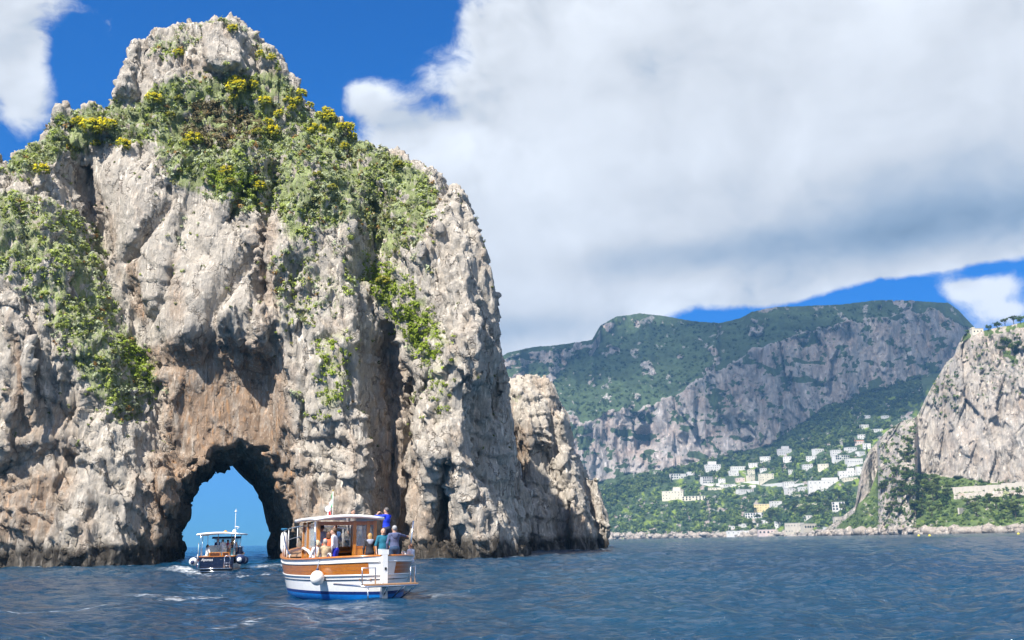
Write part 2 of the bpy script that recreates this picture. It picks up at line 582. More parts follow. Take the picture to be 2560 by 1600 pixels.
# ------------------------------------------------------------------ limestone
def rock_material(name, light, warm, dark, green, scale=1.0, bump_d=0.5, wet=True):
    m, nt, p = material(name)
    geo = nt.node('ShaderNodeNewGeometry')
    P = geo.outputs['Position']
    x, y, z = nt.xyz(P)
    s = scale
    n1 = nt.noise(P, 0.35 * s, 5, 0.62)
    n2 = nt.noise(nt.map(P, (1, 1, 0.22)), 1.1 * s, 6, 0.65)          # streaks running down the face
    n3 = nt.noise(nt.map(P, (1, 1, 0.16), (0, 0.12, 0)), 3.4 * s, 6, 0.7)
    base = nt.mix(nt.ss(n1, 0.32, 0.68), tuple(c * 0.86 for c in light), tuple(min(1, c * 1.12) for c in light))
    base = nt.mix(nt.m('MULTIPLY', nt.ss(n3, 0.52, 0.75), 0.42), base, tuple(c * 0.62 for c in light))
    base = nt.mix(nt.m('MULTIPLY', nt.ss(nt.noise(P, 0.9 * s, 3, 0.5), 0.55, 0.75), 0.35), base, (light[0] * 1.02, light[1] * 0.86, light[2] * 0.74))
    oc = nt.attr('ochre')
    k = nt.m('MULTIPLY', oc, nt.ss(n2, 0.30, 0.56, 0.25, 1.0), clamp=True)
    wcol = nt.mix(nt.ss(n1, 0.4, 0.66), warm, tuple(c * 0.55 for c in warm))
    base = nt.mix(k, base, wcol)
    base = nt.mix(nt.m('MULTIPLY', nt.m('MULTIPLY', oc, nt.ss(nt.noise(nt.map(P, (1, 1, 0.14)), 2.3 * s, 4, 0.6), 0.52, 0.68)), 0.8, clamp=True), base, tuple(c * 0.52 for c in warm))
    wp = nt.vm('ADD', nt.map(P, (0.8, 0.8, 0.30)), nt.vm('SCALE', nt.noise(P, 0.5 * s, 4, 0.65, col=True), scale=2.6 / s))
    cr1 = nt.vor(wp, 0.42 * s, 'DISTANCE_TO_EDGE')
    n4 = nt.noise(nt.map(P, (1, 1, 0.20), (0, 0.12, 0)), 2.2 * s, 8, 0.72, kind='RIDGED_MULTIFRACTAL')
    n5 = nt.noise(nt.map(P, (1, 1, 0.8)), 5.0 * s, 5, 0.7)
    line = nt.m('MULTIPLY', nt.ss(cr1, 0.035, 0.0), nt.ss(n1, 0.44, 0.58))
    base = nt.mix(nt.m('MULTIPLY', line, 0.6), base, tuple(c * 0.25 for c in warm))
    base = nt.mix(nt.ss(n4, 0.42, 0.10, 0.0, 0.55), base, tuple(c * 0.30 for c in light))
    n6 = nt.noise(nt.map(P, (1, 1, 0.34), (0, 0.2, 0)), 4.6 * s, 6, 0.75)
    base = nt.mix(nt.ss(n6, 0.56, 0.64, 0.0, 0.55), base, (light[0] * 0.24, light[1] * 0.22, light[2] * 0.20))
    base = nt.mix(nt.ss(n6, 0.46, 0.34, 0.0, 0.35), base, tuple(min(1, c * 1.25) for c in light))
    gr = nt.attr('veg')
    base = nt.mix(nt.m('MULTIPLY', nt.ss(nt.m('ADD', gr, nt.m('MULTIPLY', nt.m('SUBTRACT', n3, 0.5), 1.1)), 0.3, 0.62), nt.ss(gr, 0.02, 0.2), clamp=True), base, nt.mix(nt.ss(n1, 0.35, 0.65), green, tuple(c * 1.7 for c in green)))
    base = nt.mix(nt.attr('lime'), base, (0.20, 0.27, 0.03))
    dk = nt.attr('dark')
    base = nt.mix(nt.m('MULTIPLY', dk, nt.ss(n2, 0.25, 0.6, 0.55, 1.0), clamp=True), base, dark)
    nt.put(p.inputs['Base Color'], base)
    p.inputs['Roughness'].default_value = 0.85
    p.inputs['Specular IOR Level'].default_value = 0.25
    h = nt.m('ADD', nt.m('ADD', nt.m('MULTIPLY', n3, 0.45), nt.m('MULTIPLY', nt.m('SUBTRACT', n5, n6), 0.30)), nt.m('SUBTRACT', nt.m('MULTIPLY', n4, 0.45), nt.m('MULTIPLY', line, 0.5)))
    nt.put(p.inputs['Normal'], nt.bump(h, bump_d, 1.0))
    return m


MAT_ROCK = rock_material('limestone', (0.74, 0.67, 0.57), (0.50, 0.28, 0.135), (0.035, 0.030, 0.024), (0.175, 0.205, 0.085))


class Stack:
    """a rock stack: superelliptic plan whose flanks follow a skyline, carved by ridges and gullies on its sea face"""

    def __init__(self, left, right, top, Yc, df, db, pl, pr, box, h, cut=0.0):
        self.cut = cut
        L = at([a for a, b in left], [b for a, b in left], Yc)
        Rr = at([a for a, b in right], [b for a, b in right], Yc)
        T = at([a for a, b in top], [b for a, b in top], Yc)
        for _ in range(3):                                       # the skyline is the seaward brink of the top
            T = at([a for a, b in top], [b for a, b in top], Yc - 0.8 * np.interp(T[:, 2], *df))
        self.lz, self.lx = L[::-1, 2], L[::-1, 0]
        self.rz, self.rx = Rr[::-1, 2], Rr[::-1, 0]
        self.tx, self.tz = T[:, 0], T[:, 2]
        self.Yc = Yc; self.df = df; self.db = db; self.pl = pl; self.pr = pr
        self.box = box; self.h = h
        x0, x1, y0, y1, z0, z1 = box
        self.gx = np.arange(x0, x1, h, dtype=np.float32)
        self.gy = np.arange(y0, y1, h, dtype=np.float32)
        self.gz = np.arange(z0, z1, h, dtype=np.float32)
        self.GX, self.GZ = np.meshgrid(self.gx, self.gz, indexing='ij')
        self.F = np.zeros_like(self.GX)

    def base(self, x, y, z):
        xl = np.interp(z, self.lz, self.lx); xr = np.interp(z, self.rz, self.rx)
        hw = np.maximum((xr - xl) / 2, 1.0); xc = (xr + xl) / 2
        df = np.interp(z, *self.df); db = np.interp(z, *self.db)
        t = np.abs((x - xc) / hw)
        db = db * (1 - self.cut * np.clip((x - xc) / hw, 0, 1))
        dep = np.where(y < self.Yc, df, db)
        s = np.abs(y - self.Yc) / dep
        p = np.where(x > xc, self.pr, self.pl)
        q = (t ** p + s ** p) ** (1 / p)
        f = (q - 1) * np.minimum(dep, hw)
        return np.maximum(f, (z - np.interp(x, self.tx, self.tz)) * 0.75)

    def pick(self, px, py):
        """where the ray through a photo pixel meets the uncarved rock"""
        out = []
        for a, b in zip(np.atleast_1d(px), np.atleast_1d(py)):
            d = ray(a, b)
            Y = np.arange(self.box[2], self.Yc + 8, 0.25)
            P = np.array([0, 0, CAM_H]) + d * Y[:, None]
            f = self.base(P[:, 0], P[:, 1], P[:, 2])
            k = np.argmax(f < 0) if (f < 0).any() else np.argmin(f)
            out.append((P[k, 0], P[k, 2]))
        return out

    def px_pts(self, pts):
        return self.pick([a for a, b in pts], [b for a, b in pts])

    def line(self, pts, amp, wl, wr=None, taper=False):
        """ridge (amp > 0) or gully along a line; wl, wr = half widths left and right of it (running downwards)"""
        wr = wl if wr is None else wr
        d, side, t = polyline_dist(self.GX, self.GZ, self.px_pts(pts))
        w = np.where(side > 0, wr, wl)
        g = np.exp(-(d / w) ** 2)
        if taper:
            g = g * np.sin(np.pi * np.clip(t, 0.02, 0.98)) ** 0.5
        self.F += amp * g

    def poly(self, pts, amp, soft):
        d = in_poly(self.GX, self.GZ, self.px_pts(pts))
        self.F += amp * sstep(soft, -soft, d)

    def bump(self, px, py, r, amp, rz=None):
        (cx, cz), = self.pick(px, py)
        rz = rz or r
        self.F += amp * np.exp(-((self.GX - cx) / r) ** 2 - ((self.GZ - cz) / rz) ** 2)

    def mask(self, polys):
        M = np.zeros_like(self.GX)
        for pts, val, soft in polys:
            d = in_poly(self.GX, self.GZ, self.px_pts(pts))
            M = np.maximum(M, val * sstep(soft, -soft, d))
        return M

    def look(self, M, x, z):
        i = np.clip((x - self.gx[0]) / self.h, 0, len(self.gx) - 1.001)
        k = np.clip((z - self.gz[0]) / self.h, 0, len(self.gz) - 1.001)
        i0 = i.astype(int); k0 = k.astype(int); fi = i - i0; fk = k - k0
        return (M[i0, k0] * (1 - fi) * (1 - fk) + M[i0 + 1, k0] * fi * (1 - fk) + M[i0, k0 + 1] * (1 - fi) * fk + M[i0 + 1, k0 + 1] * fi * fk)

    def build(self, carve=None, slab=None, seed=0, rough=1.0):
        X = self.gx[:, None, None]; Y = self.gy[None, :, None]; Z = self.gz[None, None, :]
        xl = np.interp(self.gz, self.lz, self.lx); xr = np.interp(self.gz, self.rz, self.rx)
        hw = np.maximum((xr - xl) / 2, 1.0).astype(np.float32); xc = ((xr + xl) / 2).astype(np.float32)
        df = np.interp(self.gz, *self.df).astype(np.float32); db = np.interp(self.gz, *self.db).astype(np.float32)
        t = np.abs((X - xc) / hw)
        dep = np.where(Y < self.Yc, df, db * (1 - self.cut * np.clip((X - xc) / hw, 0, 1)))
        s = np.abs(Y - self.Yc) / dep
        f = np.zeros(np.broadcast_shapes(t.shape, s.shape), np.float32)
        right = np.broadcast_to(X > xc, f.shape)
        for p, msk in ((self.pl, ~right), (self.pr, right)):
            tt = np.broadcast_to(t, f.shape)[msk]; s2 = np.broadcast_to(s, f.shape)[msk]
            f[msk] = (tt ** p + s2 ** p) ** (1 / p) - 1
        f *= np.minimum(dep, hw)
        ztop = np.interp(self.gx, self.tx, self.tz).astype(np.float32)
        f = np.maximum(f, (Z - ztop[:, None, None] + 1.1) * 0.75)
        front = sstep(self.Yc + 6, self.Yc - 2, self.gy).astype(np.float32)[None, :, None]
        f -= self.F[:, None, :].astype(np.float32) * front
        # broken rock: upright ribs, tilted blocks and ledges
        f[:, self.gy > self.Yc + 9] += 0.0
        near = np.argwhere(np.abs(f) < 3.6)
        P = near * np.float32(self.h) + np.array([self.gx[0], self.gy[0], self.gz[0]], np.float32)
        lean = P.copy(); lean[:, 0] += P[:, 2] * 0.10
        q = lean * np.array([1, 1, 0.28], np.float32)
        am = np.ones(len(P), np.float32) * rough * (1 - 0.45 * sstep(55, 80, P[:, 2]))
        if slab is not None:
            am = am * (1 - 0.8 * self.look(slab, P[:, 0], P[:, 2]).astype(np.float32))
        dn = 1.8 * am * (ridged(q / 9.0, 2, 0.5, seed=seed) - 0.5) + 1.3 * fbm(P / 15.0, 1, seed=seed + 5) * (0.4 + 0.6 * am)
        _, wd, wr, wt = worley(q / 6.5, seed + 2)
        dn += am * (1.2 * (wr - 0.5) + 2.6 * wt)
        f[near[:, 0], near[:, 1], near[:, 2]] -= dn
        if carve is not None:
            f = np.maximum(f, carve(X, Y, Z).astype(np.float32))
        v, fq = surface_nets(f, (self.gx[0], self.gy[0], self.gz[0]), self.h)
        plain = v[fq].mean(1)[:, 1] > self.Yc + 11                            # nobody sees the landward side: coarse there
        bq_ = fq[plain]
        v, fq = subdivide(v, fq[~plain])
        fq = np.concatenate([fq, bq_])
        n = normals(v, fq)
        n = smooth(n, fq, 3, 0.7); n /= np.linalg.norm(n, axis=1, keepdims=True)
        sel = np.flatnonzero((n[:, 1] < 0.45) & (v[:, 1] < self.Yc + 10))     # the landward side stays plain
        u = v[sel]
        am = np.ones(len(u), np.float32) * rough
        if slab is not None:
            am = am * (1 - 0.75 * self.look(slab, u[:, 0], u[:, 2]).astype(np.float32))
        lean = u.copy(); lean[:, 0] += u[:, 2] * 0.10
        wob = fbm(u / 3.5, 2, seed=seed + 30)
        lean[:, 0] += 0.6 * wob; lean[:, 2] += 1.2 * wob
        q = lean * np.array([1, 1, 0.36], np.float32)
        _, wd, wr, wt = worley(q / 2.6, seed + 10)
        _, we, wq, wu = worley(lean * np.array([1, 1, 0.28], np.float32) / 1.05, seed + 12)
        # joints: saw-edged steps along upright fractures and along the tilted bedding
        j1 = (lean[:, 0] + 0.35 * u[:, 1]) / 2.3 + 1.5 * perlin(u / 7.0, seed + 40)
        j2 = (u[:, 2] + 0.35 * u[:, 0]) / 3.1 + 1.3 * perlin(u / 9.0, seed + 41)
        saw = 0.72 * ((j1 % 1.0) - 0.5) * sstep(-0.25, 0.2, perlin(u / 6.0, seed + 42)) + 0.55 * ((-j2 % 1.0) - 0.5) * sstep(-0.05, 0.3, perlin(u / 8.0, seed + 43))
        d = saw * (0.3 + 0.7 * am) + am * (0.42 * (wr - 0.5) + 0.55 * wt + 0.26 * (wq - 0.5) + 0.42 * wu + 0.60 * (ridged(lean * np.array([1, 1, 0.26], np.float32) / 1.35, 2, 0.62, seed=seed + 9) - 0.45))
        flute = ridged(lean * np.array([1, 1, 0.08], np.float32) / 2.6, 2, 0.55, seed=seed + 20)
        d += (0.25 + 0.75 * am) * 0.5 * (flute - 0.5) + 0.10 * (ridged(u / 0.8, 1, seed=seed + 24) - 0.5)
        v = v.copy()
        v[sel] = u + n[sel] * d[:, None]
        return v.astype(np.float32), fq


left = [(405, 62), (392, 100), (352, 112), (335, 150), (310, 195), (280, 250), (240, 268), (160, 290), (110, 312), (60, 350), (30, 395), (0, 430),
        (-90, 520), (-170, 650), (-240, 800), (-290, 1000), (-330, 1200), (-350, 1400)]
right = [(622, 82), (680, 122), (700, 162), (745, 197), (765, 240), (850, 277), (905, 325), (980, 372), (1075, 432), (1103, 455), (1106, 497), (1152, 505), (1166, 545), (1176, 610), (1186, 690),
         (1190, 750), (1218, 795), (1232, 850), (1234, 960), (1243, 1100), (1252, 1250), (1260, 1400)]
top = [(-600, 700), (-90, 520), (0, 430), (60, 350), (110, 310), (160, 288), (240, 265), (285, 240), (310, 195), (335, 150), (352, 108), (375, 112), (392, 100), (408, 64), (440, 58), (470, 70), (490, 62), (520, 74),
       (560, 64), (600, 66), (625, 84), (680, 118), (700, 160), (745, 195), (765, 240), (850, 275), (905, 325), (980, 370), (1075, 430), (1104, 452), (1112, 500), (1158, 502), (1172, 600), (1230, 800), (1300, 1200)]
top = [(a, b + 19 + 58 * float(sstep(250, 60, np.float64(a)))) for a, b in top]     # the brink lies nearer on the left shoulder
zs = [-6, 0, 12, 25, 38, 50, 60, 70, 78, 84, 95]
A = Stack(left, right, top, 141.0, (zs, [26.5, 26.5, 26, 24.5, 22, 18.5, 14, 10, 7.5, 5.5, 4]), (zs, [23, 23, 22, 21, 20, 18, 15, 11, 8, 6, 4]), 2.7, 8.0,
          (-108, 8, 103, 172, -1.5, 91), 0.5, cut=0.5)
# left buttress and the overgrown gully behind its edge
A.line([(60, 560), (110, 720), (170, 900), (230, 1080), (270, 1250), (280, 1400)], 5.5, 9, 4.0)
A.line([(180, 430), (205, 560), (250, 700), (300, 850), (350, 990), (385, 1090)], -4.5, 1.6, 5.0)
A.line([(120, 430), (150, 560), (200, 690), (250, 800), (310, 930)], 2.2, 3.0, 1.0)
A.line([(200, 1000), (230, 1120), (200, 1230)], -2.0, 3.0)
A.line([(60, 1160), (150, 1130), (210, 1150)], -2.6, 2.4, 0.9)
A.line([(140, 1060), (240, 1020), (330, 1040)], -1.2, 1.8, 0.8)
A.line([(95, 880), (110, 980), (90, 1080)], -1.4, 0.9)
A.poly([(190, 1270), (260, 1200), (330, 1230), (350, 1420), (190, 1420)], 2.2, 1.6)
# big clean slab over the arch
SLAB_PX = [(210, 400), (300, 370), (420, 470), (520, 520), (640, 640), (640, 760), (560, 840), (470, 860), (410, 880), (360, 780), (270, 640)]
A.poly(SLAB_PX, 1.4, 1.2)
A.line([(425, 470), (440, 500), (395, 560), (330, 630), (305, 640)], -1.9, 0.9, 0.5)
A.line([(640, 650), (590, 720), (545, 790), (530, 850)], -2.6, 1.6, 0.7)
A.line([(430, 690), (400, 760), (370, 790)], -1.5, 0.8, 0.5)
A.line([(470, 500), (440, 640), (430, 690)], -0.9, 0.4)
A.line([(480, 520), (470, 600), (500, 640)], -1.6, 1.5)
A.bump(605, 815, 3.6, 2.4, 3.4)
# tall alcove above the arch, the arch face itself
A.poly([(395, 900), (440, 885), (540, 850), (580, 895), (650, 905), (690, 880), (690, 1000), (705, 1130), (760, 1300), (790, 1440), (410, 1440), (400, 1200)], -3.2, 2.4)
A.poly([(540, 850), (640, 880), (690, 905), (700, 1130), (540, 1120)], -0.9, 1.2)
A.line([(395, 1000), (410, 1100), (430, 1220), (450, 1420)], 2.0, 1.0, 4.5)
A.bump(425, 935, 2.2, 1.6, 2.0)
# right hand mass
A.line([(700, 640), (740, 800), (770, 1000), (800, 1200), (820, 1400)], 3.2, 3.2, 6.0)
A.line([(680, 430), (678, 520), (672, 640), (665, 760)], -3.0, 0.8, 1.3)
A.line([(770, 380), (770, 520), (745, 640)], 1.6, 1.6)
A.line([(855, 470), (880, 560), (905, 620)], 2.4, 3.4, 0.8)
A.line([(925, 500), (920, 600)], -2.6, 1.0, 2.0)
A.line([(905, 640), (930, 760), (960, 900), (985, 1000)], -2.4, 1.4, 4.0)
A.line([(935, 860), (950, 1000), (960, 1150), (965, 1280), (975, 1400)], -3.9, 1.5, 2.6)
A.line([(1010, 960), (1015, 1080), (1012, 1210), (1005, 1330)], -3.4, 0.5, 1.6)
A.line([(880, 880), (900, 1000), (905, 1150), (925, 1320)], 1.8, 2.0, 0.8)
A.line([(1090, 560), (1100, 720), (1120, 860)], 1.4, 3.0)
A.line([(1150, 520), (1165, 700), (1185, 900), (1210, 1050)], 1.2, 1.6, 1.0)
A.line([(1150, 920), (1100, 1040), (1060, 1200), (1030, 1400)], 3.0, 2.4, 3.2)
A.line([(1120, 1180), (1118, 1290), (1108, 1340)], -5.0, 0.5, 0.8)
A.line([(1130, 1130), (1180, 1240), (1215, 1330), (1240, 1400)], 4.2, 2.2, 3.0)
A.line([(1200, 1010), (1175, 1120), (1215, 1260)], -2.6, 0.8, 2.4)
A.line([(1175, 560), (1200, 760), (1215, 950), (1228, 1200), (1240, 1400)], 3.2, 5.0, 2.0)
# summit tower, spire and the terrace below them
A.poly([(528, 105), (600, 95), (628, 110), (632, 196), (575, 206), (528, 190)], 3.0, 0.35)
A.poly([(398, 66), (470, 60), (560, 60), (628, 80), (690, 150), (720, 230), (600, 270), (430, 280), (330, 260), (345, 120)], 1.9, 3.2)
A.poly([(335, 112), (362, 108), (368, 190), (345, 250), (280, 262)], 2.0, 0.9)
A.line([(385, 150), (372, 220), (360, 260)], -1.4, 0.7)
A.line([(655, 90), (645, 160), (650, 200)], -1.4, 0.8)
A.poly([(380, 200), (530, 190), (640, 200), (700, 230), (720, 300), (560, 300), (400, 290), (300, 280)], -0.5, 2.5)
SLAB = A.mask([(SLAB_PX, 1.0, 1.0), ([(400, 890), (690, 890), (730, 1140), (420, 1140)], 0.9, 1.6), ([(528, 105), (625, 100), (632, 196), (528, 200)], 0.8, 0.6),
               ([(700, 1000), (745, 1000), (800, 1300), (730, 1300)], 0.7, 1.0)])
TUN_A = np.array([-34.8, 124.0]); TUN_B = np.array([-46.8, 163.0])


def tunnel(X, Y, Z):
    ax = (TUN_B - TUN_A) / np.linalg.norm(TUN_B - TUN_A)
    s = (X - TUN_A[0]) * ax[0] + (Y - TUN_A[1]) * ax[1]
    l = (X - TUN_A[0]) * ax[1] - (Y - TUN_A[1]) * ax[0]
    k = np.clip(s / 40.0, -0.3, 1.2)
    hw = 7.4 - 0.5 * k + 1.4 * np.exp(-((s + 2) / 6.0) ** 2)
    ht = 13.4 + 1.6 * k - 0.25 * l * (1 - k) * 0.2
    wob = 0.5 * np.sin(s * 0.55 + l * 0.4) * np.cos(Z * 0.5) + 0.35 * np.sin(s * 1.3 + Z * 0.9) + 0.3 * np.sin(l * 1.9 + Z * 1.2)
    q = (np.abs(l / hw) ** 2.1 + (np.maximum(Z + 1.5, 0) / (ht + 1.5)) ** 2.1) ** (1 / 2.1)
    return -((q - 1) * 7.0 + wob * 0.7)


rv, rq = A.build(carve=tunnel, slab=SLAB, seed=1)
rn = normals(rv, rq)
VEG = A.mask([
    ([(110, 305), (260, 255), (330, 262), (440, 215), (640, 195), (705, 175), (760, 235), (905, 335), (1080, 440), (1105, 520), (1070, 640), (960, 650), (900, 560), (830, 600), (740, 640), (690, 520), (600, 560), (520, 500),
      (430, 470), (385, 365), (240, 360), (150, 420), (90, 480), (30, 450)], 0.95, 1.2),
    ([(400, 110), (500, 72), (640, 90), (700, 160), (650, 170), (635, 110), (520, 110), (450, 175), (390, 180)], 0.7, 0.6),
    ([(-60, 520), (110, 500), (200, 520), (250, 680), (320, 840), (375, 960), (310, 1080), (240, 990), (170, 850), (90, 720), (-60, 740)], 0.85, 1.2),
    ([(690, 600), (900, 540), (1000, 610), (1090, 640), (1080, 860), (1010, 900), (930, 720), (860, 820), (760, 840), (690, 860)], 0.55, 1.6),
    ([(700, 860), (880, 860), (870, 1060), (760, 1080)], 0.30, 1.5), ([(1030, 940), (1130, 940), (1120, 1070), (1040, 1060)], 0.25, 1.5),
    ([(300, 560), (600, 480), (640, 640), (460, 700), (360, 800)], 0.10, 1.0)])
LIME = A.mask([([(905, 640), (1000, 690), (1060, 760), (1120, 890), (1075, 925), (1010, 820), (935, 730)], 1.0, 1.2), ([(810, 860), (880, 850), (870, 1020), (820, 1040)], 0.5, 1.0),
               ([(290, 830), (345, 860), (360, 960), (300, 930)], 0.6, 1.0), ([(520, 430), (640, 450), (650, 500), (560, 490)], 0.7, 1.0), ([(1080, 940), (1150, 930), (1110, 1060)], 0.3, 1.0)])
OCHRE = A.mask([([(380, 860), (450, 850), (560, 850), (700, 870), (740, 1100), (800, 1420), (370, 1420), (385, 1000)], 1.0, 1.5), ([(-60, 1175), (150, 1180), (230, 1200), (190, 1340), (-60, 1370)], 0.75, 1.5),
                ([(60, 980), (200, 1000), (220, 1150), (60, 1140)], 0.45, 1.5), ([(930, 860), (1005, 900), (1020, 1380), (930, 1390)], 0.6, 1.0), ([(645, 560), (705, 560), (705, 900), (660, 900)], 0.5, 0.8),
                ([(300, 640), (340, 640), (340, 800), (300, 760)], 0.8, 0.4), ([(240, 500), (275, 520), (270, 660), (245, 650)], 0.5, 0.4), ([(1020, 1150), (1060, 1150), (1060, 1400), (1010, 1400)], 0.55, 0.8), ([(1050, 1270), (1140, 1280), (1140, 1390), (1050, 1390)], 0.6, 0.8),
                ([(840, 1230), (900, 1210), (900, 1330), (840, 1330)], 0.5, 0.8), ([(95, 860), (120, 860), (110, 1080), (85, 1080)], 0.9, 0.3), ([(420, 700), (470, 700), (470, 820), (420, 800)], 0.5, 0.6), ([(330, 850), (390, 860), (385, 960), (350, 940)], 0.9, 0.5)])


def tint_attrs(S, v, n, veg, lime, ochre, back):
    z = v[:, 2]
    front = (v[:, 1] < back)
    spot = fbm(v / np.array([2.2, 2.2, 3.2], np.float32), 4, 0.6, seed=50)
    up = sstep(0.05, 0.75, n[:, 2])
    a = S.look(veg, v[:, 0], z) if veg is not None else 0
    vg = np.where(front, a, 0.3 * (z > 35)) * sstep(0.05, -0.15, spot - 0.55 * up - 0.35 * (a - 0.4))
    lm = (S.look(lime, v[:, 0], z) if lime is not None else np.zeros(len(v))) * front
    lm = lm * sstep(-0.12, 0.12, fbm(v / 1.6, 3, seed=55) + 0.35 * up - 0.08)
    oc = S.look(ochre, v[:, 0], z) if ochre is not None else np.zeros(len(v))
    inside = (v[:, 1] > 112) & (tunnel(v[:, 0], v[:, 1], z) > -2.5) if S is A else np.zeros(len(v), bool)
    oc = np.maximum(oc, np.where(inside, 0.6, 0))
    oc = np.maximum(oc, 0.40 * sstep(0.10, 0.45, fbm(v / np.array([3, 3, 9], np.float32), 3, seed=60)))
    wl = 2.1 + 1.2 * fbm(v / np.array([3, 3, 30], np.float32), 3, seed=70)
    dk = sstep(wl + 0.7, wl - 0.7, z)
    drip = fbm(v * np.array([0.8, 0.8, 0.05], np.float32), 3, seed=75)
    dk = np.maximum(dk, 0.55 * sstep(0.1, 0.35, drip) * sstep(16, 4, z))
    return {'veg': np.clip(vg, 0, 1) * 0.64, 'lime': np.clip(lm, 0, 1) * 0.85, 'ochre': np.clip(oc, 0, 1), 'dark': np.clip(dk, 0, 1)}


at_a = tint_attrs(A, rv, rn, VEG, LIME, OCHRE, 150)
put('sea_stack', mesh_np('sea_stack', rv, rq, [MAT_ROCK], at_a, smooth_shade=False), label='huge pale limestone sea stack pierced by a natural arch, its upper slopes overgrown', cat='rock', kind='thing')

# the lower stack half hidden behind it
left2 = [(1215, 950), (1200, 1050), (1190, 1200), (1180, 1400)]
right2 = [(1365, 950), (1384, 1000), (1397, 1070), (1408, 1130), (1432, 1150), (1456, 1185), (1480, 1250), (1495, 1300), (1500, 1330), (1490, 1385)]
top2 = [(1100, 1010), (1215, 1000), (1245, 975), (1270, 942), (1300, 936), (1345, 944), (1370, 956), (1392, 985), (1412, 1040), (1425, 1090), (1470, 1150), (1530, 1300), (1600, 1400)]
B = Stack(left2, right2, top2, 187.0, ([-6, 0, 10, 20, 30, 40], [15, 15, 14, 12.5, 11, 9]), ([-6, 0, 10, 20, 30, 40], [16, 16, 15, 13, 10, 6]), 3.0, 4.0, (-12, 22, 166, 207, -1.5, 38), 0.42)
B.line([(1265, 1080), (1290, 1150), (1300, 1210)], -2.2, 0.8, 1.6)
B.line([(1400, 1060), (1415, 1200), (1440, 1330), (1450, 1400)], 1.5, 1.5, 2.5)
B.line([(1300, 990), (1330, 1100), (1350, 1250), (1360, 1390)], 1.2, 2.5)
bv, bq = B.build(seed=3, rough=0.7)
bn = normals(bv, bq)
VEG2 = B.mask([([(1245, 960), (1310, 990), (1300, 1030), (1240, 1020)], 0.6, 0.8)])
OCH2 = B.mask([([(1260, 1060), (1330, 1080), (1320, 1200), (1260, 1150)], 0.8, 0.8), ([(1200, 1050), (1245, 1050), (1250, 1350), (1220, 1350)], 0.6, 0.8), ([(1420, 1280), (1470, 1290), (1450, 1370), (1400, 1370)], 0.6, 0.8)])
put('sea_stack', mesh_np('sea_stack', bv, bq, [MAT_ROCK], tint_attrs(B, bv, bn, VEG2, None, OCH2, 190), smooth_shade=False),
    label='lower bare limestone stack behind the arched one, half in its shadow', cat='rock', kind='thing')

# broken wash where the swell meets the foot of the rocks
_me = bpy.data.objects['sea'].data
_fo = np.zeros(len(_me.vertices), np.float32)
_me.attributes['foam'].data.foreach_get('value', _fo)
for _v in (rv, bv):
    w_ = _v[(np.abs(_v[:, 2]) < 0.45) & (_v[:, 1] < 190)]
    if not len(w_):
        continue
    ox, oy = w_[:, 0].min() - 4, w_[:, 1].min() - 4
    occ = np.zeros((int((w_[:, 0].max() - ox + 4) / 0.5) + 2, int((w_[:, 1].max() - oy + 4) / 0.5) + 2), np.float32)
    occ[((w_[:, 0] - ox) / 0.5).astype(int), ((w_[:, 1] - oy) / 0.5).astype(int)] = 1
    for _ in range(2):
        g_ = occ.copy(); g_[1:] = np.maximum(g_[1:], occ[:-1] * 0.8); g_[:-1] = np.maximum(g_[:-1], occ[1:] * 0.8); g_[:, 1:] = np.maximum(g_[:, 1:], occ[:, :-1] * 0.8); g_[:, :-1] = np.maximum(g_[:, :-1], occ[:, 1:] * 0.8); occ = g_
    ii = ((sx - ox) / 0.5).astype(int); jj = ((sy - oy) / 0.5).astype(int)
    ok = (ii >= 0) & (jj >= 0) & (ii < occ.shape[0]) & (jj < occ.shape[1])
    _fo[ok] = np.maximum(_fo[ok], 0.55 * occ[ii[ok], jj[ok]])
_me.attributes['foam'].data.foreach_set('value', _fo)
# ------------------------------------------------------------------ the island coast behind
def curve(pts):
    a = np.array(pts, float)
    return lambda x: np.interp(x, a[:, 0], a[:, 1])


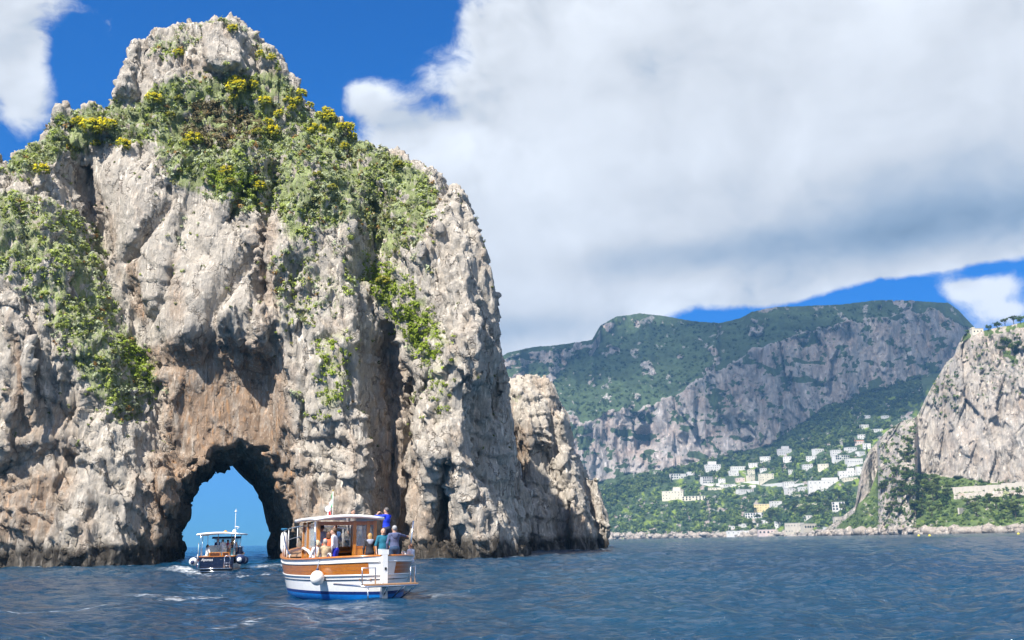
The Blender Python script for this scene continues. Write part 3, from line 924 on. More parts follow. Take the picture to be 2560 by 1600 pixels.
class Sheet:
    """hillside climbing from its shoreline to its crest; slope angle is given over the face, depth follows from it"""

    def __init__(self, px0, px1, ncol, nrow, shore, crest, shoreY, slope, relief, seed, hollows=()):
        self.px = np.linspace(px0, px1, ncol); self.nrow = nrow
        self.sh = shore(self.px); self.cr = crest(self.px)
        r = np.linspace(0, 1, nrow)
        PY = self.sh[:, None] + (self.cr - self.sh)[:, None] * r[None]
        PX = np.repeat(self.px[:, None], nrow, 1)
        d = ray(PX, PY)
        te = d[..., 2]
        Y = np.zeros_like(PX); Zt = np.zeros_like(PX)
        Y[:, 0] = np.minimum(shoreY(self.px), 1e6); Zt[:, 0] = 0
        sl = np.tan(np.radians(slope(PX, PY)))
        for k in range(1, nrow):
            t = np.maximum(sl[:, k], te[:, k] + 0.12)
            Y[:, k] = np.maximum((Zt[:, k - 1] - CAM_H - Y[:, k - 1] * t) / (te[:, k] - t), Y[:, k - 1] + 0.02)
            Zt[:, k] = CAM_H + Y[:, k] * te[:, k]
        self.PX, self.PY = PX, PY
        # lateral smoothing keeps neighbouring columns together
        for _ in range(3):
            Y[1:-1] = 0.25 * Y[:-2] + 0.5 * Y[1:-1] + 0.25 * Y[2:]
        P = np.array([0, 0, CAM_H]) + d * Y[..., None]
        P[:, 0, 2] = -0.5
        flatP = P.reshape(-1, 3).astype(np.float32)
        steep = sstep(35, 62, slope(PX, PY)).reshape(-1)
        q = flatP * np.array([1, 1, 0.30], np.float32)
        a = relief
        dsp = a * (0.35 + 0.65 * steep) * (ridged(q / (a * 5.0), 3, 0.55, seed=seed) - 0.4)
        _, wd, wr, wt = worley(q / (a * 2.2), seed + 1)
        dsp += a * steep * (0.8 * (wr - 0.5) + 1.1 * wt)
        _, wd, wr, wt = worley(q / (a * 0.8), seed + 2)
        dsp += a * (0.25 + 0.75 * steep) * (0.25 * (wr - 0.5) + 0.4 * wt)
        dsp += 0.35 * a * (ridged(q / (a * 0.9), 2, 0.6, seed=seed + 4) - 0.4)
        for hx, hy, rx, ry, dep_ in hollows:                       # caves and scooped-out faces
            e_ = np.hypot((PX - hx) / rx, (PY - hy) / ry).ravel()
            dsp -= dep_ * sstep(1.0, 0.5, e_ + 0.25 * perlin(flatP / 25.0, 77))
        rr_ = np.tile(np.clip(r * 30, 0, 1), ncol)
        dirn = d / np.linalg.norm(d, axis=-1, keepdims=True)
        dirn = dirn.reshape(-1, 3).copy(); dirn[:, 2] *= 0.2
        flatP = flatP - dirn * (dsp * rr_)[:, None]
        self.P = flatP.reshape(ncol, nrow, 3)
        idx = np.arange(ncol * nrow, dtype=np.int32).reshape(ncol, nrow)
        self.q = np.stack([idx[:-1, :-1], idx[1:, :-1], idx[1:, 1:], idx[:-1, 1:]], -1).reshape(-1, 4)
        self.steep = steep

    def point(self, px, py):
        c = np.clip((px - self.px[0]) / (self.px[1] - self.px[0]), 0, len(self.px) - 1.001)
        c0 = c.astype(int) if hasattr(c, 'astype') else int(c)
        sh = np.interp(px, self.px, self.sh); cr = np.interp(px, self.px, self.cr)
        r = np.clip((py - sh) / (cr - sh), 0, 0.999) * (self.nrow - 1)
        r0 = np.asarray(r).astype(int)
        fr = (np.asarray(r) - r0)[..., None] if np.ndim(r) else (r - r0)
        return self.P[c0, r0] * (1 - fr) + self.P[c0, r0 + 1] * fr

    def mesh(self, name, mat, veg, ochre, lime=None, back=60.0):
        """face plus a land side falling away behind the crest"""
        n, m = self.P.shape[:2]
        top = self.P[:, -1]
        out = [self.P.reshape(-1, 3)]
        quads = [self.q]
        prev = np.arange(n) * m + m - 1
        base = n * m
        for k, (dy, f) in enumerate(((back, 0.93), (back * 4, 0.6), (back * 8, 0.0))):
            ring = top.copy(); dirv = ring[:, :2] / np.linalg.norm(ring[:, :2], axis=1, keepdims=True)
            ring[:, :2] += dirv * dy; ring[:, 2] = top[:, 2] * f - (1 if f == 0 else 0)
            out.append(ring); cur = np.arange(n) + base; base += n
            quads.append(np.stack([prev[:-1], prev[1:], cur[1:], cur[:-1]], 1)); prev = cur
        v = np.concatenate(out)
        pad = lambda a: np.concatenate([np.asarray(a, np.float32).ravel(), np.full(len(v) - n * m, 0.6, np.float32)])
        z = np.zeros(n * m)
        return mesh_np(name, v, np.concatenate(quads).astype(np.int32), [mat],
                       {'veg': pad(veg), 'ochre': pad(ochre), 'lime': pad(lime if lime is not None else z), 'dark': pad(z)}, smooth_shade=False)


shore_c = curve([(1100, 1355), (1400, 1349), (1500, 1346.5), (1640, 1344.5), (1900, 1341), (2100, 1338), (2360, 1334.5), (2560, 1331), (2800, 1326)])
crest_c = curve([(1120, 1010), (1180, 950), (1240, 900), (1270, 882), (1330, 868), (1400, 862), (1480, 850), (1500, 815), (1540, 792), (1600, 784), (1660, 790), (1730, 803), (1800, 808), (1850, 796), (1880, 780), (1940, 768),
                 (2020, 765), (2100, 762), (2180, 752), (2250, 749), (2320, 755), (2370, 757), (2395, 775), (2430, 812), (2480, 860), (2560, 900), (2800, 960)])
cbase_c = curve([(1100, 1240), (1400, 1228), (1450, 1215), (1560, 1190), (1640, 1172), (1700, 1165), (1760, 1150), (1850, 1130), (1920, 1118), (1990, 1070), (2060, 1020), (2150, 985), (2240, 960), (2330, 930), (2450, 900), (2800, 980)])
ctop_c = curve([(1100, 1000), (1240, 960), (1330, 1030), (1450, 1050), (1580, 1035), (1700, 985), (1780, 930), (1880, 880), (1960, 845), (2100, 812), (2200, 795), (2330, 780), (2420, 822), (2560, 900), (2800, 960)])


def wob(PX, PY, s, seed):
    return fbm(np.stack([PX.ravel() / s, PY.ravel() / s, PX.ravel() * 0 + seed], 1).astype(np.float32), 3, 0.55, seed=seed).reshape(PX.shape)


def m_slope(PX, PY):
    w = 26 * wob(PX, PY, 90.0, 3) + 14 * wob(PX, PY, 30.0, 4)
    base = cbase_c(PX) + 0.5 * w; top = ctop_c(PX) + w
    cliff = sstep(base + 8, base - 8, PY) * sstep(top - 10, top + 10, PY)
    s = np.where(PY > base, 21.0, 33.0)
    s = s + (76 - s) * cliff
    # small crags in the upper slope and below the summit
    crag = sstep(0.12, 0.3, wob(PX, PY, 60.0, 7)) * (PY < top) * 26
    crag = np.maximum(crag, 34 * sstep(18, 8, np.abs(PY - crest_c(PX) - 26)) * (PX < 1500))
    shore = sstep(shore_c(PX) - 16, shore_c(PX) - 6, PY) * 28
    return np.minimum(s + crag * (1 - cliff) + shore, 80)


MOUNT = Sheet(1120, 2700, 580, 235, shore_c, crest_c, curve([(1100, 1650), (1500, 1520), (1900, 1430), (2100, 1250), (2300, 1180), (2800, 1100)]), m_slope, 17.0, 200, [(1608, 1098, 30, 34, 38), (1600, 1085, 62, 70, 14), (1712, 1098, 22, 24, 9), (1870, 1100, 17, 9, 16), (1845, 1070, 60, 50, 10), (2020, 840, 130, 30, 12)])
PX, PY = MOUNT.PX, MOUNT.PY
spot = wob(PX, PY, 34.0, 21) + 0.6 * wob(PX, PY, 9.0, 22)
stp = MOUNT.steep.reshape(PX.shape)
vegM = np.clip(0.95 - 1.15 * stp + 1.5 * sstep(0.10, 0.38, spot) * stp - 0.55 * sstep(0.15, 0.4, -spot), 0, 1)
ledge = sstep(0.16, 0.3, wob(PX * 0.55 + PY * 0.9, PY * 1.3 - PX * 0.4, 40.0, 31))
vegM = np.clip(np.maximum(vegM, 0.85 * ledge * stp), 0, 1)
ochM = np.clip(0.35 + 0.9 * wob(PX, PY, 55.0, 41), 0, 1) * stp
scar = np.maximum.reduce([sstep(9, 3, np.abs(PX - (1772 + (1290 - PY) * -0.05 - np.maximum(PY - 1290, 0) * 0.35)) * (1 + 0 * PY)) * (PY > 1245) * (PY < 1336),
                          sstep(5, 2, np.abs(PX - 1862 + (PY - 1270) * 0.4)) * (PY > 1250) * (PY < 1292), sstep(4, 1, np.abs(PX - 1722)) * (PY > 1272) * (PY < 1305),
                          sstep(12, 4, np.hypot(PX - 1602, (PY - 1262) * 0.5)), 0.9 * sstep(0.22, 0.34, wob(PX, PY * 1.6, 26.0, 57)) * (PY > cbase_c(PX) + 35), sstep(13, 6, np.abs(PY - shore_c(PX) + 7)) * 0.9 * sstep(-0.2, 0.1, wob(PX, PY, 12.0, 47))])
vegM = vegM * (1 - scar); ochM = np.maximum(ochM, scar * 0.6)
limeM = np.where(PY > cbase_c(PX) + 30, 0.85 * sstep(0.05, 0.28, wob(PX, PY, 22.0, 52)), 0) * (1 - scar)
MAT_FAR = rock_material('mountain_rock', (0.54, 0.50, 0.47), (0.52, 0.33, 0.23), (0.045, 0.038, 0.03), (0.040, 0.062, 0.026), scale=0.085, bump_d=4.0)
put('mountain', MOUNT.mesh('mountain', MAT_FAR, vegM, ochM, limeM), kind='structure')

# right hand headland with its sheer cliff
h_shore = curve([(1960, 1344), (2060, 1341), (2100, 1339.5), (2360, 1335), (2560, 1331), (2800, 1326)])
h_crest = curve([(1960, 1338), (2060, 1325), (2100, 1296), (2138, 1266), (2146, 1210), (2158, 1160), (2172, 1128), (2192, 1106), (2215, 1080), (2235, 1066), (2258, 1052), (2290, 1044), (2300, 1028), (2312, 1000), (2330, 966), (2350, 932),
                 (2366, 905), (2384, 890), (2396, 862), (2410, 838), (2424, 830), (2450, 829), (2480, 822), (2520, 815), (2560, 806), (2640, 800), (2800, 780)])
h_base = curve([(1960, 1330), (2100, 1290), (2140, 1264), (2175, 1230), (2210, 1130), (2270, 1105), (2285, 1185), (2330, 1188), (2400, 1192), (2460, 1206), (2560, 1216), (2800, 1220)])


def h_slope(PX, PY):
    w = 8 * wob(PX, PY, 40.0, 61)
    b = h_base(PX) + w
    cliff = sstep(b + 4, b - 8, PY)
    s = 31 + (81 - 31) * cliff
    mid = (PX > 2195) * (PX < 2290) * (PY > 1060)
    s = np.where(mid, 52, s)
    s = np.where(PY < h_crest(PX) + 14, 48, s)
    shore = sstep(h_shore(PX) - 26, h_shore(PX) - 8, PY) * 22
    return np.minimum(s + shore * (1 - cliff), 82)


HEAD = Sheet(1960, 2760, 390, 225, h_shore, h_crest, curve([(1960, 1150), (2060, 1010), (2150, 900), (2250, 830), (2400, 780), (2800, 720)]), h_slope, 7.0, 300)
PX, PY = HEAD.PX, HEAD.PY
stp = HEAD.steep.reshape(PX.shape)
spot = wob(PX, PY, 26.0, 71) + 0.7 * wob(PX, PY, 8.0, 72)
patch = np.maximum.reduce([sstep(34, 14, np.hypot(PX - 2365, (PY - 985) * 0.6)) * 0.55, sstep(22, 6, np.hypot(PX - 2440, (PY - 950) * 0.7)) * 0.5, sstep(46, 20, np.hypot(PX - 2535, (PY - 890) * 1.3)) * 0.9, sstep(30, 5, PY - h_crest(PX)) * 0.8 * (PX > 2400)])
vegH = np.clip((0.62 - stp) * 1.2 + (0.25 + patch) * sstep(0.05, 0.32, spot + 0.35 * patch) - 0.4 * sstep(0.2, 0.45, -spot), 0, 1)
rocky = sstep(22, 9, h_shore(PX) - PY)
wallpath = sstep(9, 5, np.abs(PY - 1236 + (PX - 2470) * 0.06)) * (PX > 2385)
vegH = vegH * (1 - rocky) * (1 - wallpath)
ochH = np.clip(0.22 + 0.8 * wob(PX, PY, 45.0, 81), 0, 0.8) * stp + 0.7 * sstep(0.2, 0.4, wob(PX, PY, 20.0, 82)) * (1 - stp) * (1 - rocky)
limeH = 0.6 * sstep(0.2, 0.4, wob(PX, PY, 18.0, 92)) * (1 - stp) * (1 - rocky)
MAT_HEAD = rock_material('headland_rock', (0.62, 0.56, 0.48), (0.50, 0.33, 0.21), (0.045, 0.038, 0.03), (0.07, 0.10, 0.030), scale=0.2, bump_d=1.8)
put('headland', HEAD.mesh('headland', MAT_HEAD, vegH, ochH, limeH), kind='structure')


# ------------------------------------------------------------------ foliage
def leaf_cloud(centers, radii, flat_z, leaves, size, rng, cols, colvar=0.18, dome=False):
    """leaf-sized quads spread through the volume of each crown; returns vertices, quads, vertex colours"""
    n = len(centers)
    N = n * leaves
    u = rng.normal(size=(N, 3)); u /= np.linalg.norm(u, axis=1, keepdims=True)
    if dome:
        u[:, 2] = np.abs(u[:, 2])
    rad = rng.random(N) ** 0.45
    lump = 0.78 + 0.35 * np.sin(u[:, 0] * 5.1 + np.repeat(rng.random(n) * 9, leaves)) * np.cos(u[:, 1] * 4.3 + u[:, 2] * 3.7)
    R = np.repeat(radii, leaves)
    c = np.repeat(centers, leaves, 0) + u * (rad * lump * R)[:, None] * np.array([1, 1, 1.0]) * np.stack([np.ones(N), np.ones(N), np.repeat(flat_z, leaves)], 1)
    nrm = u + rng.normal(size=(N, 3)) * 0.35 + np.array([-0.25, -0.35, 0.55]); nrm /= np.linalg.norm(nrm, axis=1, keepdims=True)
    t = np.cross(nrm, rng.normal(size=(N, 3))); t /= np.linalg.norm(t, axis=1, keepdims=True)
    b = np.cross(nrm, t)
    s = np.repeat(size, leaves) * (0.6 + 0.8 * rng.random(N))
    t *= s[:, None]; b *= (s * 0.55)[:, None]
    v = np.stack([c - t, c - b + nrm * (0.15 * s)[:, None], c + t, c + b + nrm * (0.15 * s)[:, None]], 1).reshape(-1, 3)
    q = np.arange(N * 4, dtype=np.int32).reshape(-1, 4)
    col = np.repeat(cols, leaves, 0) * (1 + colvar * rng.normal(size=(N, 1)))
    return v.astype(np.float32), q, np.clip(np.repeat(col, 4, 0), 0.004, 0.9)


leaf_m, nt, p = material('leaves')
tone = nt.attr('tone', 'Color')
geo = nt.node('ShaderNodeNewGeometry')
nt.put(p.inputs['Base Color'], nt.mix(nt.m('MULTIPLY', nt.noise(geo.outputs['Position'], 1.7, 3), 0.15), tone, (0.03, 0.04, 0.012)))
p.inputs['Roughness'].default_value = 0.75
p.inputs['Specular IOR Level'].default_value = 0.2
tr = nt.node('ShaderNodeBsdfTranslucent')
nt.put(tr.inputs[0], tone)
mx = nt.node('ShaderNodeMixShader')
mx.inputs[0].default_value = 0.3
out = nt.n['Material Output']
nt.l.new(p.outputs[0], mx.inputs[1]); nt.l.new(tr.outputs[0], mx.inputs[2]); nt.l.new(mx.outputs[0], out.inputs[0])
bark_m = flat('bark', (0.09, 0.065, 0.045), 0.9, scale=3)

rng = np.random.default_rng(21)
GREENS = np.array([(0.030, 0.055, 0.016), (0.045, 0.075, 0.020), (0.060, 0.095, 0.024), (0.085, 0.12, 0.030), (0.035, 0.060, 0.028), (0.10, 0.135, 0.03)])


def scatter_px(sheet, poly, n, clear=()):
    p = np.array(poly, float)
    out = []
    while len(out) < n:
        q = rng.random((n * 3, 2)) * (p.max(0) - p.min(0)) + p.min(0)
        q = q[in_poly(q[:, 0], q[:, 1], poly) < 0]
        for hx, hy, hw_, hh in clear:                        # gardens: no wood right in front of a house
            q = q[~((np.abs(q[:, 0] - hx) < hw_ * 0.5 + 2) & (q[:, 1] > hy - hh * 0.4) & (q[:, 1] < hy + hh * 0.5 + 9))]
        out.extend(map(tuple, q))
    return np.array(out[:n])


HOUSE_PX = [(1785, 1170, 38, 16), (1699, 1191, 43, 12), (1771, 1201, 28, 16), (1684, 1239, 52, 21), (1734, 1246, 58, 10), (1907, 1270, 38, 18), (1942, 1260, 27, 13), (1887, 1289, 46, 12), (1965, 1130, 33, 14), (1918, 1194, 35, 18), (1852, 1200, 22, 9), (1858, 1332, 78, 9),
            (1933, 1331, 66, 13), (1988, 1322, 46, 26), (2028, 1318, 34, 16), (2063, 1213, 76, 22), (2099, 1266, 30, 20), (2114, 1303, 50, 20), (2151, 1107, 23, 8), (2155, 1177, 21, 19), (2139, 1155, 40, 16), (2121, 1185, 40, 14), (2060, 1167, 26, 13), (2106, 1144, 40, 11),
            (2170, 1042, 15, 7), (2219, 1042, 19, 6), (2165, 1066, 20, 8), (2196, 1076, 23, 6), (2155, 1092, 18, 10), (2049, 1127, 25, 9), (2094, 1131, 22, 11), (2132, 1124, 26, 11), (2168, 1116, 18, 13), (2155, 1134, 19, 10), (1730, 1184, 18, 8), (1805, 1203, 17, 11), (1848, 1171, 36, 9),
            (1837, 1183, 23, 12), (1885, 1163, 24, 10), (1916, 1148, 27, 12), (1970, 1149, 20, 14), (1880, 1196, 18, 14), (1880, 1180, 16, 11), (1909, 1175, 16, 7), (1979, 1180, 10, 10), (1978, 1210, 33, 11), (1867, 1228, 41, 9), (1977, 1229, 22, 15), (2023, 1167, 23, 11),
            (2031, 1146, 25, 10), (2129, 1198, 35, 8), (2013, 1222, 25, 9), (1823, 1214, 30, 6), (1790, 1222, 36, 5), (1892, 1308, 16, 8), (1949, 1311, 19, 13), (1832, 1319, 14, 7), (1861, 1314, 20, 9), (2023, 1293, 20, 8), (1915, 1305, 22, 8), (2080, 1322, 26, 8)]
# woods on the slopes behind the marina: far off, read as one mass
woods = [([(1400, 1235), (1500, 1225), (1560, 1200), (1700, 1172), (1850, 1135), (1940, 1120), (1990, 1100), (2000, 1160), (1900, 1180), (1750, 1200), (1650, 1210), (1500, 1280), (1420, 1300)], 700, 5.5),
         ([(1420, 1250), (1560, 1215), (1700, 1210), (1850, 1215), (1990, 1240), (1880, 1330), (1700, 1335), (1500, 1338), (1430, 1340)], 950, 4.2),
         ([(1920, 1120), (1990, 1075), (2060, 1025), (2150, 990), (2300, 940), (2310, 1000), (2240, 1050), (2180, 1110), (2100, 1120), (2000, 1130)], 800, 5.5),
         ([(1900, 1150), (2000, 1120), (2150, 1120), (2160, 1200), (2060, 1200), (1950, 1210)], 330, 3.6), ([(1950, 1225), (2140, 1210), (2140, 1300), (2050, 1320), (1900, 1330), (1860, 1310)], 420, 4.4)]
C = []; Rd = []; T_ = []
for poly, n, rad in woods:
    q = scatter_px(MOUNT, poly, n, HOUSE_PX)
    for a, b in q:
        P = MOUNT.point(np.float64(a), np.float64(b))
        r = rad * (0.55 + 0.8 * rng.random())
        C.append(P + np.array([0, 0, r * 0.7])); Rd.append(r); T_.append(GREENS[rng.integers(0, 6)] * (0.8 + 0.5 * rng.random()) * (1.0 if rad > 5 else 1.55))  # lower woods toned lighter: their sunlight is put into the leaf colour
# scrub dotted over the upper mountain slope
q = scatter_px(MOUNT, [(1300, 900), (1500, 870), (1600, 800), (1850, 810), (2100, 770), (2350, 770), (2300, 800), (2050, 830), (1880, 880), (1780, 930), (1700, 980), (1580, 1030), (1450, 1045), (1340, 1020)], 900)
for a, b in q:
    P = MOUNT.point(np.float64(a), np.float64(b)); r = 4.2 * (0.4 + rng.random())
    C.append(P + np.array([0, 0, r * 0.4])); Rd.append(r); T_.append(GREENS[rng.integers(0, 5)])
C = np.array(C); Rd = np.array(Rd); T_ = np.array(T_)
v, q, c = leaf_cloud(C, Rd, np.full(len(C), 0.85), 20, Rd * 0.36, rng, T_)
put('woodland', mesh_np('woodland', v, q, [leaf_m], colors=c, smooth_shade=False), label='mixed green woodland covering the slopes behind the marina', cat='woodland', kind='stuff')

# scrub and rough herbage on the headland
C = []; Rd = []; T_ = []
for poly, n, rad in [([(2100, 1310), (2150, 1270), (2230, 1200), (2300, 1195), (2400, 1240), (2560, 1240), (2560, 1310), (2300, 1318), (2150, 1325)], 620, 2.0), ([(2200, 1105), (2290, 1060), (2290, 1180), (2200, 1200)], 150, 2.2),
                     ([(2330, 950), (2395, 930), (2400, 1030), (2340, 1050)], 70, 1.8), ([(2400, 850), (2560, 830), (2560, 990), (2450, 1000)], 110, 1.5), ([(2300, 1195), (2560, 1205), (2560, 1232), (2390, 1228)], 150, 1.7)]:
    for a, b in scatter_px(HEAD, poly, n):
        P = HEAD.point(np.float64(a), np.float64(b)); r = rad * (0.5 + rng.random())
        C.append(P + np.array([0, 0, r * 0.4])); Rd.append(r); T_.append(GREENS[rng.integers(1, 6)] * 1.6)
C = np.array(C); Rd = np.array(Rd); T_ = np.array(T_)
v, q, c = leaf_cloud(C, Rd, np.full(len(C), 0.8), 16, Rd * 0.36, rng, T_)
put('undergrowth', mesh_np('undergrowth', v, q, [leaf_m], colors=c, smooth_shade=False), label='low green scrub over the foot of the pale cliff', cat='scrub', kind='stuff')


def tree_meshes(kind, seed):
    g = np.random.default_rng(seed)
    if kind == 'cypress':
        n = 16; h = np.linspace(0.1, 1, n)
        ce = np.stack([g.normal(size=n) * 0.03, g.normal(size=n) * 0.03, h * 8.5], 1); ra = 0.95 * (1 - (h - 0.3) ** 2 * 1.3).clip(0.15)
        cl = np.tile(np.array([[0.018, 0.035, 0.014]]), (n, 1)); v, q, c = leaf_cloud(ce, ra, np.full(n, 1.4), 16, ra * 0.45, g, cl)
        H = 2.0
    else:
        n = 26
        u = g.normal(size=(n, 3)); u /= np.linalg.norm(u, axis=1, keepdims=True)
        sp = (3.6, 3.4, 1.3 if kind == 'pine' else 2.2)
        ce = u * np.array(sp) * (g.random((n, 1)) ** 0.4) + np.array([0, 0, 6.6 if kind == 'pine' else 4.6])
        ra = 1.15 + 0.6 * g.random(n)
        base = (0.075, 0.10, 0.020) if kind == 'pine' else (0.065, 0.115, 0.028)
        cl = np.array(base) * (0.7 + 0.7 * g.random((n, 1)))
        v, q, c = leaf_cloud(ce, ra, np.full(n, 0.7), 12, ra * 0.36, g, cl)
        H = 5.6 if kind == 'pine' else 3.6
    crown = mesh_np('crown', v, q, [leaf_m], colors=c, smooth_shade=False)
    # tapered trunk with three limbs reaching into the crown
    segs = [((0, 0, -1.2), (0.15, 0.1, H * 0.6), 0.34, 0.24), ((0.15, 0.1, H * 0.6), (0.3, 0.0, H), 0.24, 0.12), ((0.15, 0.1, H * 0.6), (1.7, 0.5, H + 0.4), 0.16, 0.06), ((0.15, 0.1, H * 0.62), (-1.5, -0.6, H + 0.3), 0.16, 0.06)]
    vv = []; qq = []
    for a, b, r0, r1 in segs:
        k = len(vv)
        for (p_, r_) in ((a, r0), (b, r1)):
            for s in range(6):
                an = s / 6 * 2 * math.pi
                vv.append((p_[0] + r_ * math.cos(an), p_[1] + r_ * math.sin(an), p_[2]))
        qq += [(k + s, k + (s + 1) % 6, k + 6 + (s + 1) % 6, k + 6 + s) for s in range(6)]
    return mesh_np('trunk', np.array(vv), np.array(qq, np.int32), [bark_m]), crown


TREES = {k: [tree_meshes(k, 100 + i + 10 * j) for i in range(3)] for j, k in enumerate(('pine', 'oak', 'cypress'))}


def where(poly, a, b):
    """which part of its grove a tree stands in"""
    p = np.array(poly, float); lo, hi = p.min(0), p.max(0)
    u = (a - lo[0]) / (hi[0] - lo[0]); w = (b - lo[1]) / (hi[1] - lo[1])
    return ('upper ' if w < 0.36 else 'middle ' if w < 0.68 else 'lower ') + ('left' if u < 0.33 else 'centre' if u < 0.67 else 'right')


def plant_tree(kind, P, s, label, group):
    tr_, cr_ = TREES[kind][int(rng.integers(0, 3))]
    name = {'pine': 'pine_tree', 'oak': 'broadleaf_tree', 'cypress': 'cypress_tree'}[kind]
    e = put(name, None, loc=tuple(P), label=label, cat='tree', group=group)
    e.rotation_euler = (0, 0, float(rng.random() * 6.28)); e.scale = (s, s, s * (0.85 + 0.3 * rng.random()))
    put('trunk', tr_, e); put('crown', cr_, e)


for poly, n, lo, hi, lab, gr in [
        ([(2200, 1300), (2240, 1200), (2300, 1190), (2370, 1200), (2380, 1250), (2350, 1290), (2290, 1312)], 46, 0.85, 1.3, 'dark pine in the grove at the foot of the pale cliff', 'pines below the pale cliff'),
        ([(2170, 1255), (2225, 1190), (2290, 1180), (2290, 1200), (2220, 1260)], 14, 0.8, 1.1, 'pine crowded under the split knoll beside the pale cliff', 'pines below the knoll'),
        ([(2400, 1250), (2560, 1245), (2560, 1300), (2480, 1310), (2420, 1300)], 24, 0.6, 1.0, 'round green pine on the slope below the walled path', 'pines below the walled path'),
        ([(2215, 1085), (2290, 1062), (2295, 1170), (2225, 1180)], 14, 0.55, 0.9, 'small green tree on the saddle between knoll and cliff', 'trees on the saddle'),
        ([(2490, 870), (2560, 862), (2560, 895), (2500, 892)], 9, 0.9, 1.25, 'dark pine hanging over the brink of the pale cliff', 'pines over the cliff edge')]:
    for a, b in sorted(map(tuple, scatter_px(HEAD, poly, n)), key=lambda t: t[1]):
        plant_tree('pine' if rng.random() < 0.75 else 'oak', HEAD.point(np.float64(a), np.float64(b)), lo + (hi - lo) * rng.random(), lab + ', ' + where(poly, a, b), gr)
for a, s, k in ((2424, 0.62, 'oak'), (2440, 0.5, 'pine'), (2478, 0.8, 'oak'), (2500, 1.0, 'oak'), (2518, 0.95, 'pine'), (2542, 1.1, 'pine'), (2558, 1.15, 'oak')):
    plant_tree(k, HEAD.point(np.float64(a), np.float64(h_crest(a) + 3)) + np.array([0, 3.0, 0]), s, 'tree standing on the flat top of the pale cliff', 'trees on the clifftop')
for poly, n, lab, gr in [([(1960, 1250), (2130, 1225), (2135, 1290), (2040, 1300), (1960, 1310)], 26, 'umbrella pine on the slope above the beach houses', 'umbrella pines above the beach'),
                         ([(1880, 1280), (1960, 1300), (1960, 1325), (1830, 1330)], 12, 'umbrella pine among the white beach houses', 'umbrella pines among the beach houses')]:
    for a, b in scatter_px(MOUNT, poly, n):
        plant_tree('pine', MOUNT.point(np.float64(a), np.float64(b)), 1.2 + 0.5 * rng.random(), lab + ', ' + where(poly, a, b), gr)
for a, b in [(1868, 1178), (1918, 1200), (1990, 1205), (1990, 1175), (1984, 1160), (2042, 1168), (1742, 1200), (1682, 1206), (2168, 1135), (1893, 1192), (1960, 1182)]:
    plant_tree('cypress', MOUNT.point(np.float64(a), np.float64(b)), 1.3 + 0.5 * rng.random(), 'slim dark cypress between the white houses', 'cypresses of the village')
# ------------------------------------------------------------------ scrub on the arched stack
rng = np.random.default_rng(33)
fc = rv[rq].mean(1)
fn = np.cross(rv[rq[:, 2]] - rv[rq[:, 0]], rv[rq[:, 3]] - rv[rq[:, 1]])
fa = np.linalg.norm(fn, axis=1) / 2
fn = fn / np.maximum(2 * fa[:, None], 1e-9)
vf = A.look(VEG, fc[:, 0], fc[:, 2])
lf = A.look(LIME, fc[:, 0], fc[:, 2])
seen = (fc[:, 1] < 147) & (fn[:, 1] < 0.35) & (fc[:, 2] > 8)
clump = fbm(fc / np.array([4.0, 4.0, 5.0], np.float32), 3, 0.55, seed=140)
lean_ = sstep(-0.35, 0.25, fn[:, 2])
prob = fa * seen * np.clip(vf * (0.35 + 0.9 * lean_) * sstep(-0.14, 0.20, clump + 0.36 * (vf - 0.5)), 0, 1.2)
NS = 9000
pick_ = rng.choice(len(fc), NS, p=prob / prob.sum())
cpos = fc[pick_]; cn = fn[pick_]
kindn = fbm(cpos / 7.0, 2, seed=150) + 0.35 * rng.normal(size=NS)
cols = np.empty((NS, 3)); rad = 0.24 + 0.46 * rng.random(NS) ** 1.9; fl = np.full(NS, 0.75)
sage = np.array([0.40, 0.45, 0.275]); fresh = np.array([0.33, 0.40, 0.085]); olive = np.array([0.20, 0.21, 0.065]); rust = np.array([0.32, 0.19, 0.06])
px_, py_ = to_px(cpos)
cols[:] = sage * (0.75 + 0.45 * rng.random((NS, 1)))
g_ = (kindn > 0.06); cols[g_] = fresh * (0.7 + 0.5 * rng.random((g_.sum(), 1)))
g_ = (kindn < -0.42); cols[g_] = olive * (0.8 + 0.6 * rng.random((g_.sum(), 1)))
darkz = (np.hypot((px_ - 545) / 110, (py_ - 310) / 60) < 1) & (rng.random(NS) < 0.75)
cols[darkz] = np.array([0.16, 0.135, 0.07]) * (0.8 + 0.6 * rng.random((darkz.sum(), 1))); rad[darkz] += 0.25
g_ = rng.random(NS) < 0.035; cols[g_] = rust
g_ = A.look(LIME, cpos[:, 0], cpos[:, 2]) > 0.35; cols[g_] = np.array([0.25, 0.33, 0.04]) * (0.7 + 0.6 * rng.random((g_.sum(), 1)))
v1, q1, c1 = leaf_cloud(cpos + cn * (0.25 * rad)[:, None], rad, fl, 19, np.maximum(rad * 0.30, 0.11), rng, cols, 0.22)
# fresh herbs in the sunny gully
pl = fa * seen * lf * sstep(-0.15, 0.15, fbm(fc / 2.0, 2, seed=155) + 0.3 * lean_)
pk = rng.choice(len(fc), 1100, p=pl / pl.sum())
r2 = 0.25 + 0.4 * rng.random(1100)
v2, q2, c2 = leaf_cloud(fc[pk] + fn[pk] * 0.15, r2, np.full(1100, 0.7), 18, np.full(1100, 0.12), rng, np.array([0.26, 0.34, 0.035]) * (0.6 + 0.8 * rng.random((1100, 1))), 0.2)
